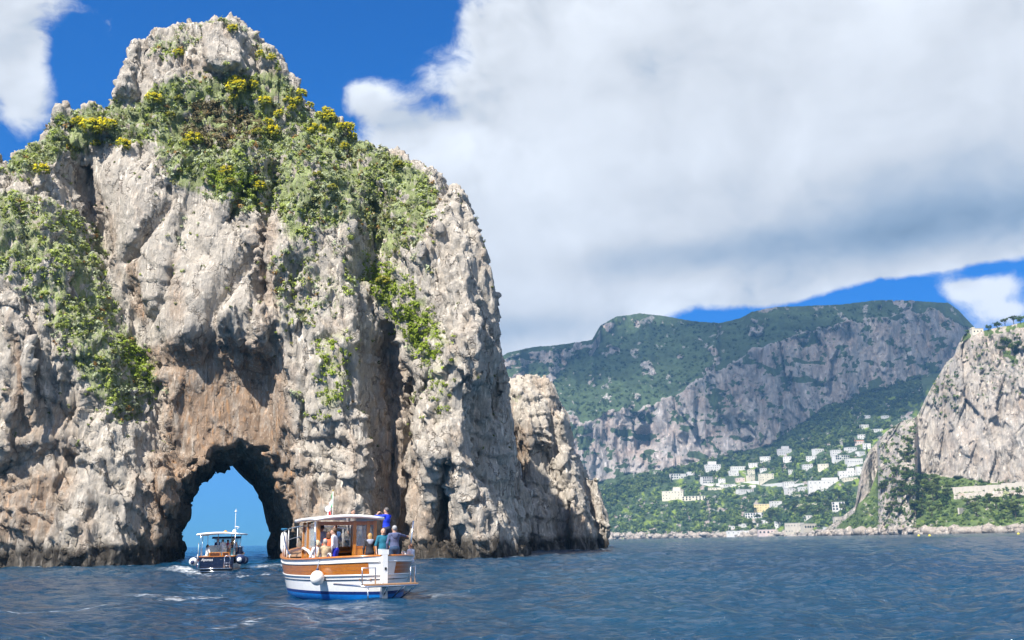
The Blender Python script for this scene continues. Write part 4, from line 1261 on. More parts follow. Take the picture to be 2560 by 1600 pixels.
# single cushions dotted over the bare faces
pb = fa * seen * (fc[:, 2] < 62) * (0.03 + 0.25 * sstep(0.2, 0.7, fn[:, 2])) * (fc[:, 2] > 12) * (A.look(OCHRE, fc[:, 0], fc[:, 2]) < 0.6)
pk = rng.choice(len(fc), 560, p=pb / pb.sum())
r3 = 0.16 + 0.3 * rng.random(560)
v3, q3, c3 = leaf_cloud(fc[pk] + fn[pk] * 0.1, r3, np.full(560, 0.8), 16, np.full(560, 0.13), rng, np.array([0.16, 0.19, 0.06]) * (0.6 + 0.9 * rng.random((560, 1))), 0.2)
vv = np.concatenate([v1, v2, v3]); qq = np.concatenate([q1, q2 + len(v1), q3 + len(v1) + len(v2)])
put('scrub', mesh_np('scrub', vv, qq, [leaf_m], colors=np.concatenate([c1, c2, c3]), smooth_shade=False), label='sage green scrub and grass tufts covering the arched stack', cat='scrub', kind='stuff')


def cushion_mesh(name, flower, leafc, seed, up=0.72):
    """rounded bush: green body under a crust of blossom, on short woody stems"""
    g = np.random.default_rng(seed)
    n = 20
    u = g.normal(size=(n, 3)); u[:, 2] = np.abs(u[:, 2]); u /= np.linalg.norm(u, axis=1, keepdims=True)
    ce = u * np.array([0.62, 0.62, 0.5]) + np.array([0, 0, 0.18])
    ra = 0.26 + 0.12 * g.random(n)
    body = leaf_cloud(ce, ra, np.full(n, 0.8), 14, ra * 0.38, g, np.array(leafc) * (0.7 + 0.6 * g.random((n, 1))), 0.2)
    fl_ = leaf_cloud(ce * np.array([1.08, 1.08, 1.12]) + np.array([0, 0, 0.07]), ra * 0.75, np.full(n, 0.8), 13, ra * 0.24, g, np.array(flower) * (0.7 + 0.5 * g.random((n, 1))), 0.15, dome=True)
    return mesh_np('foliage', body[0], body[1], [leaf_m], colors=body[2], smooth_shade=False), mesh_np('blossom', fl_[0], fl_[1], [leaf_m], colors=fl_[2], smooth_shade=False)


YEL = [cushion_mesh('y', (0.66, 0.56, 0.014), (0.24, 0.27, 0.04), 300 + i) for i in range(3)]
OLV = [cushion_mesh('o', (0.34, 0.32, 0.03), (0.13, 0.15, 0.03), 310 + i) for i in range(2)]
vpx, vpy = to_px(rv)
facing = rn[:, 1] < 0.3


def on_rock(px, py):
    m = np.flatnonzero((np.abs(vpx - px) < 7) & (np.abs(vpy - py) < 7) & facing)
    if not len(m):
        m = np.flatnonzero((np.abs(vpx - px) < 25) & (np.abs(vpy - py) < 25))
    if not len(m):
        return None, None
    k = m[np.argmin(rv[m, 1])]
    return rv[k].astype(float), rn[k].astype(float)


def shrub(px, py, rpx, label, group=None, kind=YEL):
    P, n = on_rock(px, py)
    if P is None:
        return
    r = rpx / F_PX * P[1] * 1.9
    e = put('flowering_shrub', None, loc=tuple(P - np.array([0, 0.1, 0.3 * r])), label=label, cat='shrub', group=group)
    a, b = kind[int(rng.integers(0, len(kind)))]
    e.scale = (r, r, r * 1.05)
    e.rotation_euler = (float(0.35 + 0.2 * rng.random()), float(0.3 * rng.normal()) * 0.5, float(rng.random() * 6.28) * 0 + float(rng.normal() * 0.4))
    put('foliage', a, e); put('blossom', b, e)


for x, y, r, lab in [
        (228, 318, 22, 'broad yellow flowering shrub, largest of the group on the left shoulder of the stack'), (490, 354, 19, 'single round bright yellow shrub in the middle of the overgrown slope'),
        (786, 326, 17, 'round bright yellow shrub standing alone on the right skyline slope'), (588, 230, 20, 'wide yellow shrub just below the summit tower'),
        (382, 254, 16, 'yellow shrub at the foot of the pale spire left of the summit'), (562, 426, 14, 'yellow shrub above the lime green herbs over the big slab'),
        (690, 330, 18, 'straggling yellow and orange shrub above the upright rib of rock'), (452, 130, 11, 'small yellow shrub on the summit terrace beneath the top'),
        (587, 70, 11, 'rust yellow shrub on the very top of the stack'), (655, 472, 12, 'lowest yellow shrub on the right side of the overgrown slope'),
        (308, 356, 14, 'yellow shrub on the rib left of the overgrown slope'), (108, 424, 15, 'olive yellow shrub near the left skyline of the stack'),
        (810, 288, 17, 'yellow shrub on the skyline right of the summit, largest there'), (188, 384, 18, 'green yellow bush in the hollow of the left shoulder')]:
    shrub(x, y, r, lab)
for x, y, r in [(259, 307, 13), (275, 318, 14), (185, 311, 10), (247, 355, 9), (206, 300, 10)]:
    shrub(x, y, r, 'yellow shrub crowded round the broad one on the left shoulder', 'yellow shrubs of the left shoulder')
for x, y, r in [(637, 218, 12), (606, 216, 12), (592, 202, 13), (590, 254, 9), (667, 262, 13)]:
    shrub(x, y, r, 'yellow shrub in the cluster under the summit tower', 'yellow shrubs under the tower')
_n = ['uppermost', 'second highest', 'third highest', 'fourth highest', 'fifth highest', 'sixth highest', 'seventh highest', 'eighth highest', 'ninth highest', 'tenth highest', 'eleventh highest', 'twelfth highest', 'thirteenth highest', 'fourteenth highest', 'lowest']
for _i, (x, y, r) in enumerate(sorted([(727, 249, 10), (750, 233, 11), (751, 257, 10), (775, 259, 9), (738, 270, 9), (706, 287, 10), (674, 302, 11), (846, 275, 12), (880, 317, 13), (902, 320, 10), (852, 318, 10), (828, 349, 8), (868, 360, 9), (653, 133, 10), (680, 153, 9)], key=lambda t: t[1])):
    shrub(x, y, r, _n[_i] + ' of the fifteen small yellow shrubs on the right slope', 'yellow shrubs of the right slope')
for x, y, r in [(792, 437, 10), (836, 468, 10), (640, 341, 12), (430, 286, 9), (452, 250, 9), (579, 455, 12), (955, 712, 15), (1000, 408, 10)]:
    shrub(x, y, r, 'olive green bush among the grey scrub of the stack', 'olive bushes of the stack', OLV)
# ------------------------------------------------------------------ mesh builder for made things
class MB:
    def __init__(self):
        self.v = []; self.f = []; self.m = []

    def quad(self, a, b, c, d, m=0):
        k = len(self.v); self.v += [tuple(a), tuple(b), tuple(c), tuple(d)]; self.f.append((k, k + 1, k + 2, k + 3)); self.m.append(m)

    def box(self, c, s, m=0, rot=None, taper=1.0):
        """box with centre c, size s; taper scales the top face in x and y"""
        k = len(self.v)
        hx, hy, hz = s[0] / 2, s[1] / 2, s[2] / 2
        R = Matrix.Rotation(rot, 3, 'Z') if isinstance(rot, (int, float)) else rot
        for z in (-1, 1):
            t = taper if z > 0 else 1.0
            for x, y in ((-1, -1), (1, -1), (1, 1), (-1, 1)):
                p = Vector((x * hx * t, y * hy * t, z * hz))
                if R is not None:
                    p = R @ p
                self.v.append((p.x + c[0], p.y + c[1], p.z + c[2]))
        for q in ((3, 2, 1, 0), (4, 5, 6, 7), (0, 1, 5, 4), (1, 2, 6, 5), (2, 3, 7, 6), (3, 0, 4, 7)):
            self.f.append(tuple(k + i for i in q)); self.m.append(m)

    def tube(self, pts, r, n=8, m=0, cap=True):
        pts = [Vector(p) for p in pts]
        rs = r if isinstance(r, (list, tuple)) else [r] * len(pts)
        k = len(self.v)
        prev = None
        for i, p in enumerate(pts):
            d = (pts[min(i + 1, len(pts) - 1)] - pts[max(i - 1, 0)]).normalized()
            a = prev if prev is not None else (Vector((0, 0, 1)) if abs(d.z) < 0.9 else Vector((1, 0, 0)))
            u = (a - d * a.dot(d)).normalized(); w = d.cross(u)
            prev = u
            for s in range(n):
                an = 2 * math.pi * s / n
                q = p + (u * math.cos(an) + w * math.sin(an)) * rs[i]
                self.v.append(tuple(q))
        for i in range(len(pts) - 1):
            for s in range(n):
                a, b = k + i * n + s, k + i * n + (s + 1) % n
                self.f.append((a, b, b + n, a + n)); self.m.append(m)
        if cap:
            self.f.append(tuple(k + s for s in range(n))[::-1]); self.m.append(m)
            e = k + (len(pts) - 1) * n
            self.f.append(tuple(e + s for s in range(n))); self.m.append(m)

    def ball(self, c, r, nu=14, nv=9, m=0):
        r = r if isinstance(r, (list, tuple)) else (r, r, r)
        k = len(self.v)
        for j in range(nv + 1):
            th = math.pi * j / nv
            for i in range(nu):
                ph = 2 * math.pi * i / nu
                self.v.append((c[0] + r[0] * math.sin(th) * math.cos(ph), c[1] + r[1] * math.sin(th) * math.sin(ph), c[2] + r[2] * math.cos(th)))
        for j in range(nv):
            for i in range(nu):
                a = k + j * nu + i; b = k + j * nu + (i + 1) % nu
                self.f.append((a, a + nu, b + nu, b)); self.m.append(m)

    def grid(self, G, m=0, flip=False, mrow=None):
        G = np.asarray(G, float)
        n, l = G.shape[:2]
        k = len(self.v)
        self.v += [tuple(p) for p in G.reshape(-1, 3)]
        for i in range(n - 1):
            for j in range(l - 1):
                q = (k + i * l + j, k + (i + 1) * l + j, k + (i + 1) * l + j + 1, k + i * l + j + 1)
                self.f.append(q[::-1] if flip else q); self.m.append(mrow[j] if mrow else m)

    def poly(self, pts, m=0):
        k = len(self.v); self.v += [tuple(p) for p in pts]; self.f.append(tuple(range(k, k + len(pts)))); self.m.append(m)

    def mesh(self, name, mats, smooth=False):
        me = bpy.data.meshes.new(name)
        me.from_pydata(self.v, [], self.f)
        for mt in (mats if isinstance(mats, (list, tuple)) else [mats]):
            me.materials.append(mt)
        me.polygons.foreach_set('material_index', self.m)
        me.polygons.foreach_set('use_smooth', [bool(smooth)] * len(self.f))
        me.update()
        return me

    def build(self, name, mats, parent=None, smooth=False, **kw):
        return put(name, self.mesh(name, mats, smooth), parent, **kw)


# ------------------------------------------------------------------ the village
def plaster(name, col):
    m, nt, p = material(name)
    geo = nt.node('ShaderNodeNewGeometry'); P = geo.outputs['Position']
    st = nt.noise(nt.map(P, (1, 1, 0.2)), 0.6, 5, 0.65)
    nt.put(p.inputs['Base Color'], nt.mix(nt.ss(st, 0.45, 0.75), col, tuple(c * 0.72 for c in col)))
    p.inputs['Roughness'].default_value = 0.9
    return m


PL = {'white': plaster('white_plaster', (0.64, 0.62, 0.585)), 'cream': plaster('cream_plaster', (0.66, 0.60, 0.47)), 'yellow': plaster('yellow_plaster', (0.66, 0.53, 0.27)), 'pink': plaster('pink_plaster', (0.62, 0.50, 0.45)),
      'stone': plaster('stone_wall', (0.50, 0.45, 0.38)), 'grey': plaster('grey_plaster', (0.50, 0.49, 0.48)), 'tile': plaster('roof_tiles', (0.36, 0.15, 0.09)), 'slab': plaster('roof_slab', (0.58, 0.56, 0.53))}
PANE = flat('dark_pane', (0.035, 0.045, 0.055), 0.25)
FRAMEW = flat('window_frame', (0.42, 0.40, 0.37), 0.7)
SHUT = flat('green_shutter', (0.06, 0.12, 0.09), 0.7)
_b = MB(); _b.box((0, 0, 0), (1.0, 0.16, 1.35)); WIN_ME = _b.mesh('window', PANE)
_b = MB(); _b.box((0, -0.06, -0.74), (1.25, 0.34, 0.12)); _b.box((0, -0.03, 0.72), (1.25, 0.22, 0.1)); WFR_ME = _b.mesh('sill', FRAMEW)
_b = MB(); _b.box((0, 0, 0), (1.2, 0.18, 2.2)); DOOR_ME = _b.mesh('door', SHUT)
_a = MB()
for kk in range(9):
    t0 = math.pi * kk / 8
_arc = [(-0.7, -1.0)] + [(-0.7 * math.cos(math.pi * i / 8), 0.35 + 0.7 * math.sin(math.pi * i / 8)) for i in range(9)] + [(0.7, -1.0)]
_a.poly([(x, -0.09, z) for x, z in _arc]); _a.poly([(x, 0.09, z) for x, z in _arc][::-1])
for i in range(len(_arc)):
    (x1, z1), (x2, z2) = _arc[i], _arc[(i + 1) % len(_arc)]
    _a.quad((x1, -0.09, z1), (x1, 0.09, z1), (x2, 0.09, z2), (x2, -0.09, z2))
ARCH_ME = _a.mesh('arched_window', PANE)
vr = np.random.default_rng(77)


def house(px, py, wp, hp, col, label, group=None, sheet=None, arched=False, roof='slab', wing=None, storeys=None):
    sheet = sheet or MOUNT
    G = sheet.point(np.float64(px), np.float64(py + hp / 2))
    k = G[1] / F_PX
    w, h = wp * k, hp * k
    d = min(max(w * 0.7, 5.0), 10.0)
    yaw = float(np.clip(vr.normal() * 0.22, -0.45, 0.45))
    e = put('house', None, loc=(float(G[0]), float(G[1]), float(G[2])), label=label, cat='house', group=group)
    e.rotation_euler = (0, 0, yaw)
    b = MB(); b.box((0, d / 2 - 1.5, (h - 6) / 2), (w, d, h + 6))
    if wing:
        b.box((w * wing[0], d / 2 - 0.4, h + wing[2] * h / 2), (w * wing[1], d * 0.7, wing[2] * h))
    b.build('wall', PL[col], e)
    r = MB()
    if roof == 'tile':
        z = h
        r.poly([(-w / 2 - 0.4, -1.9, z), (w / 2 + 0.4, -1.9, z), (w / 2 - 1, d / 2 - 1.5, z + 1.7), (-w / 2 + 1, d / 2 - 1.5, z + 1.7)])
        r.poly([(w / 2 + 0.4, d - 1.1, z), (-w / 2 - 0.4, d - 1.1, z), (-w / 2 + 1, d / 2 - 1.5, z + 1.7), (w / 2 - 1, d / 2 - 1.5, z + 1.7)])
        r.poly([(-w / 2 - 0.4, d - 1.1, z), (-w / 2 - 0.4, -1.9, z), (-w / 2 + 1, d / 2 - 1.5, z + 1.7)]); r.poly([(w / 2 + 0.4, -1.9, z), (w / 2 + 0.4, d - 1.1, z), (w / 2 - 1, d / 2 - 1.5, z + 1.7)])
        r.build('roof', PL['tile'], e)
    else:
        r.box((0, d / 2 - 1.5, h + 0.16), (w + 0.5, d + 0.5, 0.32))
        if wing:
            r.box((w * wing[0], d / 2 - 0.4, h + wing[2] * h + 0.15), (w * wing[1] + 0.4, d * 0.7 + 0.4, 0.3))
        r.build('roof', PL['slab'] if col != 'white' else PL['white'], e)
    ns = storeys or max(1, int(round(h / 4.2)))
    nw = max(2, min(7, int(w / 3.4)))
    for s in range(ns):
        for i in range(nw):
            if vr.random() < 0.12:
                continue
            x = (i + 0.5 - nw / 2) * w / nw + vr.normal() * 0.1
            z = (s + 0.55) * h / ns
            if s == 0 and i == nw // 2 and ns > 1:
                put('door', DOOR_ME, e, loc=(x, -1.53, 1.1))
                continue
            if arched:
                sc = min(1.3, h / ns / 2.6)
                o = put('window', ARCH_ME, e, loc=(x, -1.53, z)); o.scale = (sc * 1.3, 1, sc)
            else:
                o = put('window', WIN_ME, e, loc=(x, -1.52, z))
                put('sill', WFR_ME, o)
    return e


UP = ('small white flat-roofed villa among the trees high on the slope', 'white villas high on the slope')
MID = ('pale flat-roofed house in the middle of the village slope', 'white houses of the middle slope')
LOW = ('low white house close to the shore below the pines', 'white houses near the shore')
for a in [
    (1785, 1170, 38, 16, 'white', 'white two-storey villa with a smaller top floor, farthest left of the upper village', None, dict(wing=(0.0, 0.5, 0.5))),
    (1699, 1191, 43, 12, 'white', 'long low white house at the left end of the village', None, dict(arched=True)),
    (1771, 1201, 28, 16, 'white', 'white cube house with arched windows under the two-storey villa', None, dict(arched=True)),
    (1684, 1239, 52, 21, 'cream', 'big cream hotel alone in the wood, left below the village', None, dict(wing=(0.2, 0.35, 0.45))),
    (1734, 1246, 58, 10, 'cream', 'long cream terrace wing beside the big cream hotel', None, dict(arched=True)),
    (1907, 1270, 38, 18, 'yellow', 'yellow three-storey building above the beach', None, dict(storeys=3)),
    (1942, 1260, 27, 13, 'white', 'white house directly right of the yellow building', None, {}),
    (1887, 1289, 46, 12, 'white', 'long white house under the yellow building', None, dict(arched=True)),
    (1965, 1130, 33, 14, 'grey', 'grey stepped villa at the foot of the cliff wood', None, dict(wing=(0.1, 0.5, 0.5))),
    (1918, 1194, 35, 18, 'cream', 'cream house with a bare broad front in the middle of the village', None, {}),
    (1852, 1200, 22, 9, 'pink', 'low pink house in the middle of the village', None, {}),
    (1858, 1332, 78, 9, 'white', 'long white bathing establishment on the shore', None, dict(storeys=1)),
    (1933, 1331, 66, 13, 'pink', 'arcaded bathing house on the shore right of the white one', None, dict(arched=True, storeys=1)),
    (1988, 1322, 46, 26, 'stone', 'tall beige walled building at the waterside', None, dict(storeys=2)),
    (2028, 1318, 34, 16, 'stone', 'low beige stone house beside the tall walled building', None, dict(arched=True, storeys=1)),
    (2063, 1213, 76, 22, 'white', 'largest white hotel of the village, with rows of windows', None, dict(storeys=2, wing=(0.2, 0.5, 0.3))),
    (2099, 1266, 30, 20, 'white', 'single white house standing in the pines above the beach', None, dict(arched=True)),
    (2114, 1303, 50, 20, 'stone', 'stone terrace building on the rocks below the knoll', None, dict(storeys=1)),
    (2151, 1107, 23, 8, 'pink', 'red tiled house just left of the knoll', None, dict(roof='tile')),
    (2155, 1177, 21, 19, 'white', 'tall white house hard against the knoll', None, dict(storeys=2)),
    (2139, 1155, 40, 16, 'white', 'broad white house above the tall one beside the knoll', None, dict(storeys=1)),
    (2121, 1185, 40, 14, 'white', 'long white stepped house left of the tall one at the knoll', None, dict(wing=(0.25, 0.4, 0.5))),
    (2060, 1167, 26, 13, 'cream', 'cream house above the largest white hotel', None, {}),
    (2106, 1144, 40, 11, 'white', 'row of white houses on the terrace above the stepped house', None, dict(arched=True)),
]:
    px, py, w, h, c, lab, gr, kw = a
    house(px, py, w, h, c, lab, gr, **kw)
for px, py, w, h in [(2170, 1042, 15, 7), (2219, 1042, 19, 6), (2165, 1066, 20, 8), (2196, 1076, 23, 6), (2155, 1092, 18, 10), (2049, 1127, 25, 9), (2094, 1131, 22, 11), (2132, 1124, 26, 11), (2168, 1116, 18, 13), (2155, 1134, 19, 10)]:
    house(px, py, w, h, 'white', UP[0] + (', topmost pair' if py < 1050 else ', above the red roof' if py < 1100 else ', beside the knoll' if px > 2120 else ', left of the others'), UP[1])
for px, py, w, h in [(1730, 1184, 18, 8), (1805, 1203, 17, 11), (1848, 1171, 36, 9), (1837, 1183, 23, 12), (1885, 1163, 24, 10), (1916, 1148, 27, 12), (1970, 1149, 20, 14), (1880, 1196, 18, 14), (1880, 1180, 16, 11), (1909, 1175, 16, 7), (1979, 1180, 10, 10),
                     (1978, 1210, 33, 11), (1867, 1228, 41, 9), (1977, 1229, 22, 15), (2023, 1167, 23, 11), (2031, 1146, 25, 10), (2129, 1198, 35, 8), (2013, 1222, 25, 9), (1823, 1214, 30, 6), (1790, 1222, 36, 5)]:
    house(px, py, w, h, 'white' if vr.random() < 0.7 else 'cream', MID[0] + (', left end' if px < 1815 else ', left of centre' if px < 1872 else ', centre' if px < 1930 else ', right end') + (' and high' if py < 1185 else ' and low'), MID[1])
for px, py, w, h in [(1892, 1308, 16, 8), (1949, 1311, 19, 13), (1832, 1319, 14, 7), (1861, 1314, 20, 9), (2023, 1293, 20, 8), (1915, 1305, 22, 8), (2080, 1322, 26, 8)]:
    house(px, py, w, h, 'white', *LOW)
G = HEAD.point(np.float64(2453), np.float64(835))
b = MB(); b.box((0, 0, 2.0), (10, 5, 6)); b.box((-3.5, -0.2, 5.6), (2.6, 4, 1.2))
e = put('lookout_house', None, loc=(float(G[0]), float(G[1]) + 7, float(G[2]) + 1.0), label='small pale parapet house on the very edge of the clifftop', cat='house')
b.build('wall', PL['cream'], e)
b = MB(); b.box((0, 0, 5.15), (10.5, 5.5, 0.3)); b.build('parapet', PL['cream'], e)
for x in (-3, 0, 3):
    put('window', WIN_ME, e, loc=(x, -2.52, 2.6))

# dry-stone retaining walls of the cliff path and the village terraces
def terrace_wall(pts, h, sheet, label, col='stone'):
    P = [sheet.point(np.float64(a), np.float64(c)) for a, c in pts]
    b = MB()
    for p1, p2 in zip(P[:-1], P[1:]):
        p1, p2 = Vector(p1), Vector(p2)
        d = p2 - p1; L = math.hypot(d.x, d.y)
        c = (p1 + p2) / 2
        b.box((c.x, c.y, c.z + h / 2 - 1.5), (L + 0.3, 1.2, h + 3), rot=math.atan2(d.y, d.x))
    o = b.build('retaining_wall', PL[col], label=label, cat='wall')


terrace_wall([(2385, 1232), (2410, 1230), (2440, 1229), (2470, 1228), (2505, 1224), (2540, 1220), (2575, 1217)], 4.5, HEAD, 'pale stone wall of the path crossing below the cliff')
terrace_wall([(2400, 1290), (2420, 1262), (2440, 1252)], 2.0, HEAD, 'short stone wall climbing towards the walled cliff path')
terrace_wall([(1760, 1212), (1800, 1216), (1850, 1217), (1890, 1218)], 3.0, MOUNT, 'pale terrace wall under the upper houses of the village', 'white')
terrace_wall([(1850, 1205), (1900, 1212), (1960, 1217), (2010, 1213)], 3.0, MOUNT, 'terrace wall below the cream house of the village', 'white')
terrace_wall([(1985, 1268), (2030, 1262), (2070, 1262)], 3.0, MOUNT, 'terrace wall in the pines above the beach', 'cream')
terrace_wall([(1905, 1240), (1950, 1243), (2010, 1242)], 2.4, MOUNT, 'terrace wall left below the largest white hotel', 'cream')

# pale boulders along the waterline, joined: too many and too small to tell apart
def boulders(n, seed):
    g = np.random.default_rng(seed)
    vs = []; fs = []; base = 0
    ico = np.array([(0, 0, 1)] + [(0.89 * math.cos(i * 1.2566), 0.89 * math.sin(i * 1.2566), 0.45) for i in range(5)] + [(0.89 * math.cos(i * 1.2566 + 0.628), 0.89 * math.sin(i * 1.2566 + 0.628), -0.45) for i in range(5)] + [(0, 0, -1)])
    tri = [(0, 1 + i, 1 + (i + 1) % 5) for i in range(5)] + [(1 + i, 6 + i, 1 + (i + 1) % 5) for i in range(5)] + [(1 + (i + 1) % 5, 6 + i, 6 + (i + 1) % 5) for i in range(5)] + [(11, 6 + (i + 1) % 5, 6 + i) for i in range(5)]
    tri = np.array(tri, np.int32)
    for i in range(n):
        head = g.random() < 0.5
        sh = HEAD if head else MOUNT
        px = g.uniform(2040, 2600) if head else g.uniform(1420, 2080)
        top = 14 if head else 9
        py = (h_shore if head else shore_c)(px) - g.random() ** 1.6 * top
        P = sh.point(np.float64(px), np.float64(py))
        r = (1.2 + 4.5 * g.random() ** 2.5) * (1.0 if head else 1.1)
        vs.append(ico * (r * (0.7 + 0.6 * g.random(3)) * np.array([1.3, 1, 0.75])) * (0.8 + 0.4 * g.random((12, 1))) + P)
        fs.append(tri + base); base += 12
    v = np.concatenate(vs); z = np.zeros(len(v))
    return mesh_np('shore_rocks', v, np.concatenate(fs), [MAT_HEAD], {'veg': z, 'ochre': z + 0.3, 'lime': z, 'dark': 0.8 * sstep(1.2, 0.2, v[:, 2])}, smooth_shade=False)


put('shore_rocks', boulders(700, 9), label='pale boulders along the waterline of the bay', cat='rocks', kind='stuff')
# mooring buoys off the headland
BUOY = flat('yellow_buoy', (0.72, 0.60, 0.05), 0.4)
for px, py, lab in [(2297, 1340, 'yellow mooring buoy, left one of the close pair off the headland'), (2324, 1340, 'yellow mooring buoy, right one of the close pair off the headland'), (2546, 1335.5, 'yellow mooring buoy alone near the end of the rocks')]:
    P = at_sea(px, py)
    e = put('buoy', None, loc=(P[0], P[1], 0.0), label=lab, cat='buoy')
    b = MB(); b.ball((0, 0, 0.15), (0.55, 0.55, 0.5)); b.build('float', BUOY, e, True)
    b = MB(); b.tube([(0, 0, 0.5), (0, 0, 0.85)], 0.08); b.tube([(0.12 * math.cos(t), 0, 0.95 + 0.12 * math.sin(t)) for t in np.linspace(0, 6.2, 9)], 0.03, 5); b.build('ring', flat('buoy_ring', (0.3, 0.3, 0.3), 0.4, 0.6), e)
# ------------------------------------------------------------------ boat materials
WHITE = flat('white_gloss', (0.80, 0.80, 0.79), 0.25, coat=0.5, var=0.04)
BLUEB = flat('blue_bottom_paint', (0.005, 0.17, 0.55), 0.35, coat=0.3)
NAVY = flat('navy_gloss', (0.008, 0.012, 0.035), 0.2, coat=0.6)
STEEL = flat('stainless_steel', (0.72, 0.73, 0.75), 0.18, 1.0, var=0.05)
ROPEM = flat('rope', (0.30, 0.34, 0.40), 0.9)
FEND = flat('white_vinyl', (0.78, 0.77, 0.74), 0.45, var=0.05)
NAVYF = flat('navy_fabric', (0.02, 0.035, 0.10), 0.7)
CANV = flat('white_canvas', (0.82, 0.81, 0.77), 0.8, var=0.05)
BLK = flat('black_rubber', (0.012, 0.012, 0.014), 0.5)
CUSH = flat('blue_cushion', (0.015, 0.045, 0.42), 0.7)
WCUSH = flat('cream_cushion', (0.72, 0.70, 0.64), 0.8)
GLS, nt, p = material('window_glass')
p.inputs['Base Color'].default_value = (0.55, 0.65, 0.68, 1); p.inputs['Roughness'].default_value = 0.03
p.inputs['Transmission Weight'].default_value = 0.0; p.inputs['Alpha'].default_value = 0.32; p.inputs['Specular IOR Level'].default_value = 0.9


def wood(name, c1, c2, coat=0.7, rough=0.3, axis=(0.6, 7, 7)):
    m, nt, p = material(name)
    tc = nt.node('ShaderNodeTexCoord')
    g = nt.noise(nt.map(tc.outputs['Object'], axis), 3.0, 6, 0.65, 1.2)
    nt.put(p.inputs['Base Color'], nt.mix(nt.ss(g, 0.32, 0.7), c1, c2))
    p.inputs['Roughness'].default_value = rough; p.inputs['Coat Weight'].default_value = coat
    p.inputs['Coat Roughness'].default_value = 0.08
    return m


MAHOG = wood('varnished_mahogany', (0.52, 0.185, 0.022), (0.34, 0.10, 0.013))
MAHOGV = wood('varnished_upright', (0.60, 0.25, 0.035), (0.42, 0.145, 0.02), axis=(7, 7, 0.6))
TEAK = wood('teak_deck', (0.40, 0.24, 0.13), (0.28, 0.15, 0.08), 0.0, 0.7)
DARKW = wood('dark_interior_wood', (0.10, 0.035, 0.012), (0.06, 0.02, 0.008), 0.3)


def boat_frame(name, stern_px, stern_py, heading_deg, half_len, label):
    th = math.radians(heading_deg)
    fw = np.array([math.sin(th), math.cos(th)])
    S = at_sea(stern_px, stern_py)
    o = put(name, None, loc=(S[0] + fw[0] * half_len, S[1] + fw[1] * half_len, 0.0), label=label, cat='boat')
    o.rotation_euler = (0, 0, math.pi / 2 - th)
    M = Matrix.Translation(o.location) @ Matrix.Rotation(math.pi / 2 - th, 4, 'Z')
    return o, M


# ================================================================== wooden passenger boat
LH = 4.5
boat, BM = boat_frame('wooden_boat', 955, 1499, -26.5, LH, 'varnished wood and white passenger boat with cabin, its stern turned to the viewer')


def zg(s):
    return 1.27 + 0.10 * max(0, -s) ** 2 + 0.40 * max(0, s) ** 2


def half_b(s, z):
    a = abs(s)
    e = 0.52 if s < 0 else 0.66
    bg_ = 1.92 * max(0.0, 1 - a ** (3.0 if s < 0 else 2.5)) ** e
    bw = 1.74 * max(0.0, 1 - a ** (2.4 if s < 0 else 2.0)) ** (0.72 if s < 0 else 0.9)
    g = zg(s)
    if z <= 0:
        return bw * max(0.0, (z + 0.6) / 0.6) ** 0.5
    return bw + (bg_ - bw) * min(1.0, z / g) ** 0.75


def hull_pt(s, z, side, out=0.0):
    g = zg(s)
    rk = (0.40 * max(0, s) ** 8 - 0.16 * max(0, -s) ** 8) * max(0, z) / g
    h = half_b(s, z)
    return Vector((LH * s + rk, side * (h + out), z))


SS = [math.sin(t) for t in np.linspace(-math.pi / 2, math.pi / 2, 57)]
levels = [-0.6, -0.45, -0.2, 0.0, 0.16, 0.26]
hb_ = MB()
for side in (1, -1):
    G = []
    for s in SS:
        g = zg(s)
        zz = levels + [0.26 + (g - 0.26) * f for f in (0.12, 0.25, 0.38, 0.5, 0.62, 0.74, 0.88, 1.0)]
        G.append([hull_pt(s, z, side) for z in zz])
    hb_.grid(G, flip=side < 0, mrow=[1] * 4 + [2] + [0] * 8)
hull = hb_.build('hull', [WHITE, BLUEB, flat('navy_boot_stripe', (0.01, 0.03, 0.16), 0.3)], boat, True)
# bulwark inside, deck, cap rail
ib = MB()
for side in (1, -1):
    ib.grid([[hull_pt(s * 0.985, 0.66, side, -0.07), hull_pt(s * 0.985, zg(s) * 0.85, side, -0.07), hull_pt(s * 0.985, zg(s), side, -0.07)] for s in SS[2:-2]], flip=side > 0)
ib.build('bulwark', WHITE, hull, True)
for i in range(13):                                                          # deck planks
    y0 = -1.82 + i * 0.28
    xs = [s for s in SS if half_b(s * 0.97, 0.66) > max(abs(y0), abs(y0 + 0.27)) + 0.05]
    if len(xs) > 2:
        d = MB(); xa, xb = LH * xs[0], LH * xs[-1]
        d.box(((xa + xb) / 2, y0 + 0.135, 0.645), (xb - xa, 0.268, 0.05)); d.build('deck_plank', TEAK, boat)
db = MB()
db.grid([[hull_pt(s, 0.60, 1, -0.08), hull_pt(s, 0.60, -1, -0.08)] for s in SS[3:-3]], flip=True)
db.build('deck_base', DARKW, boat)
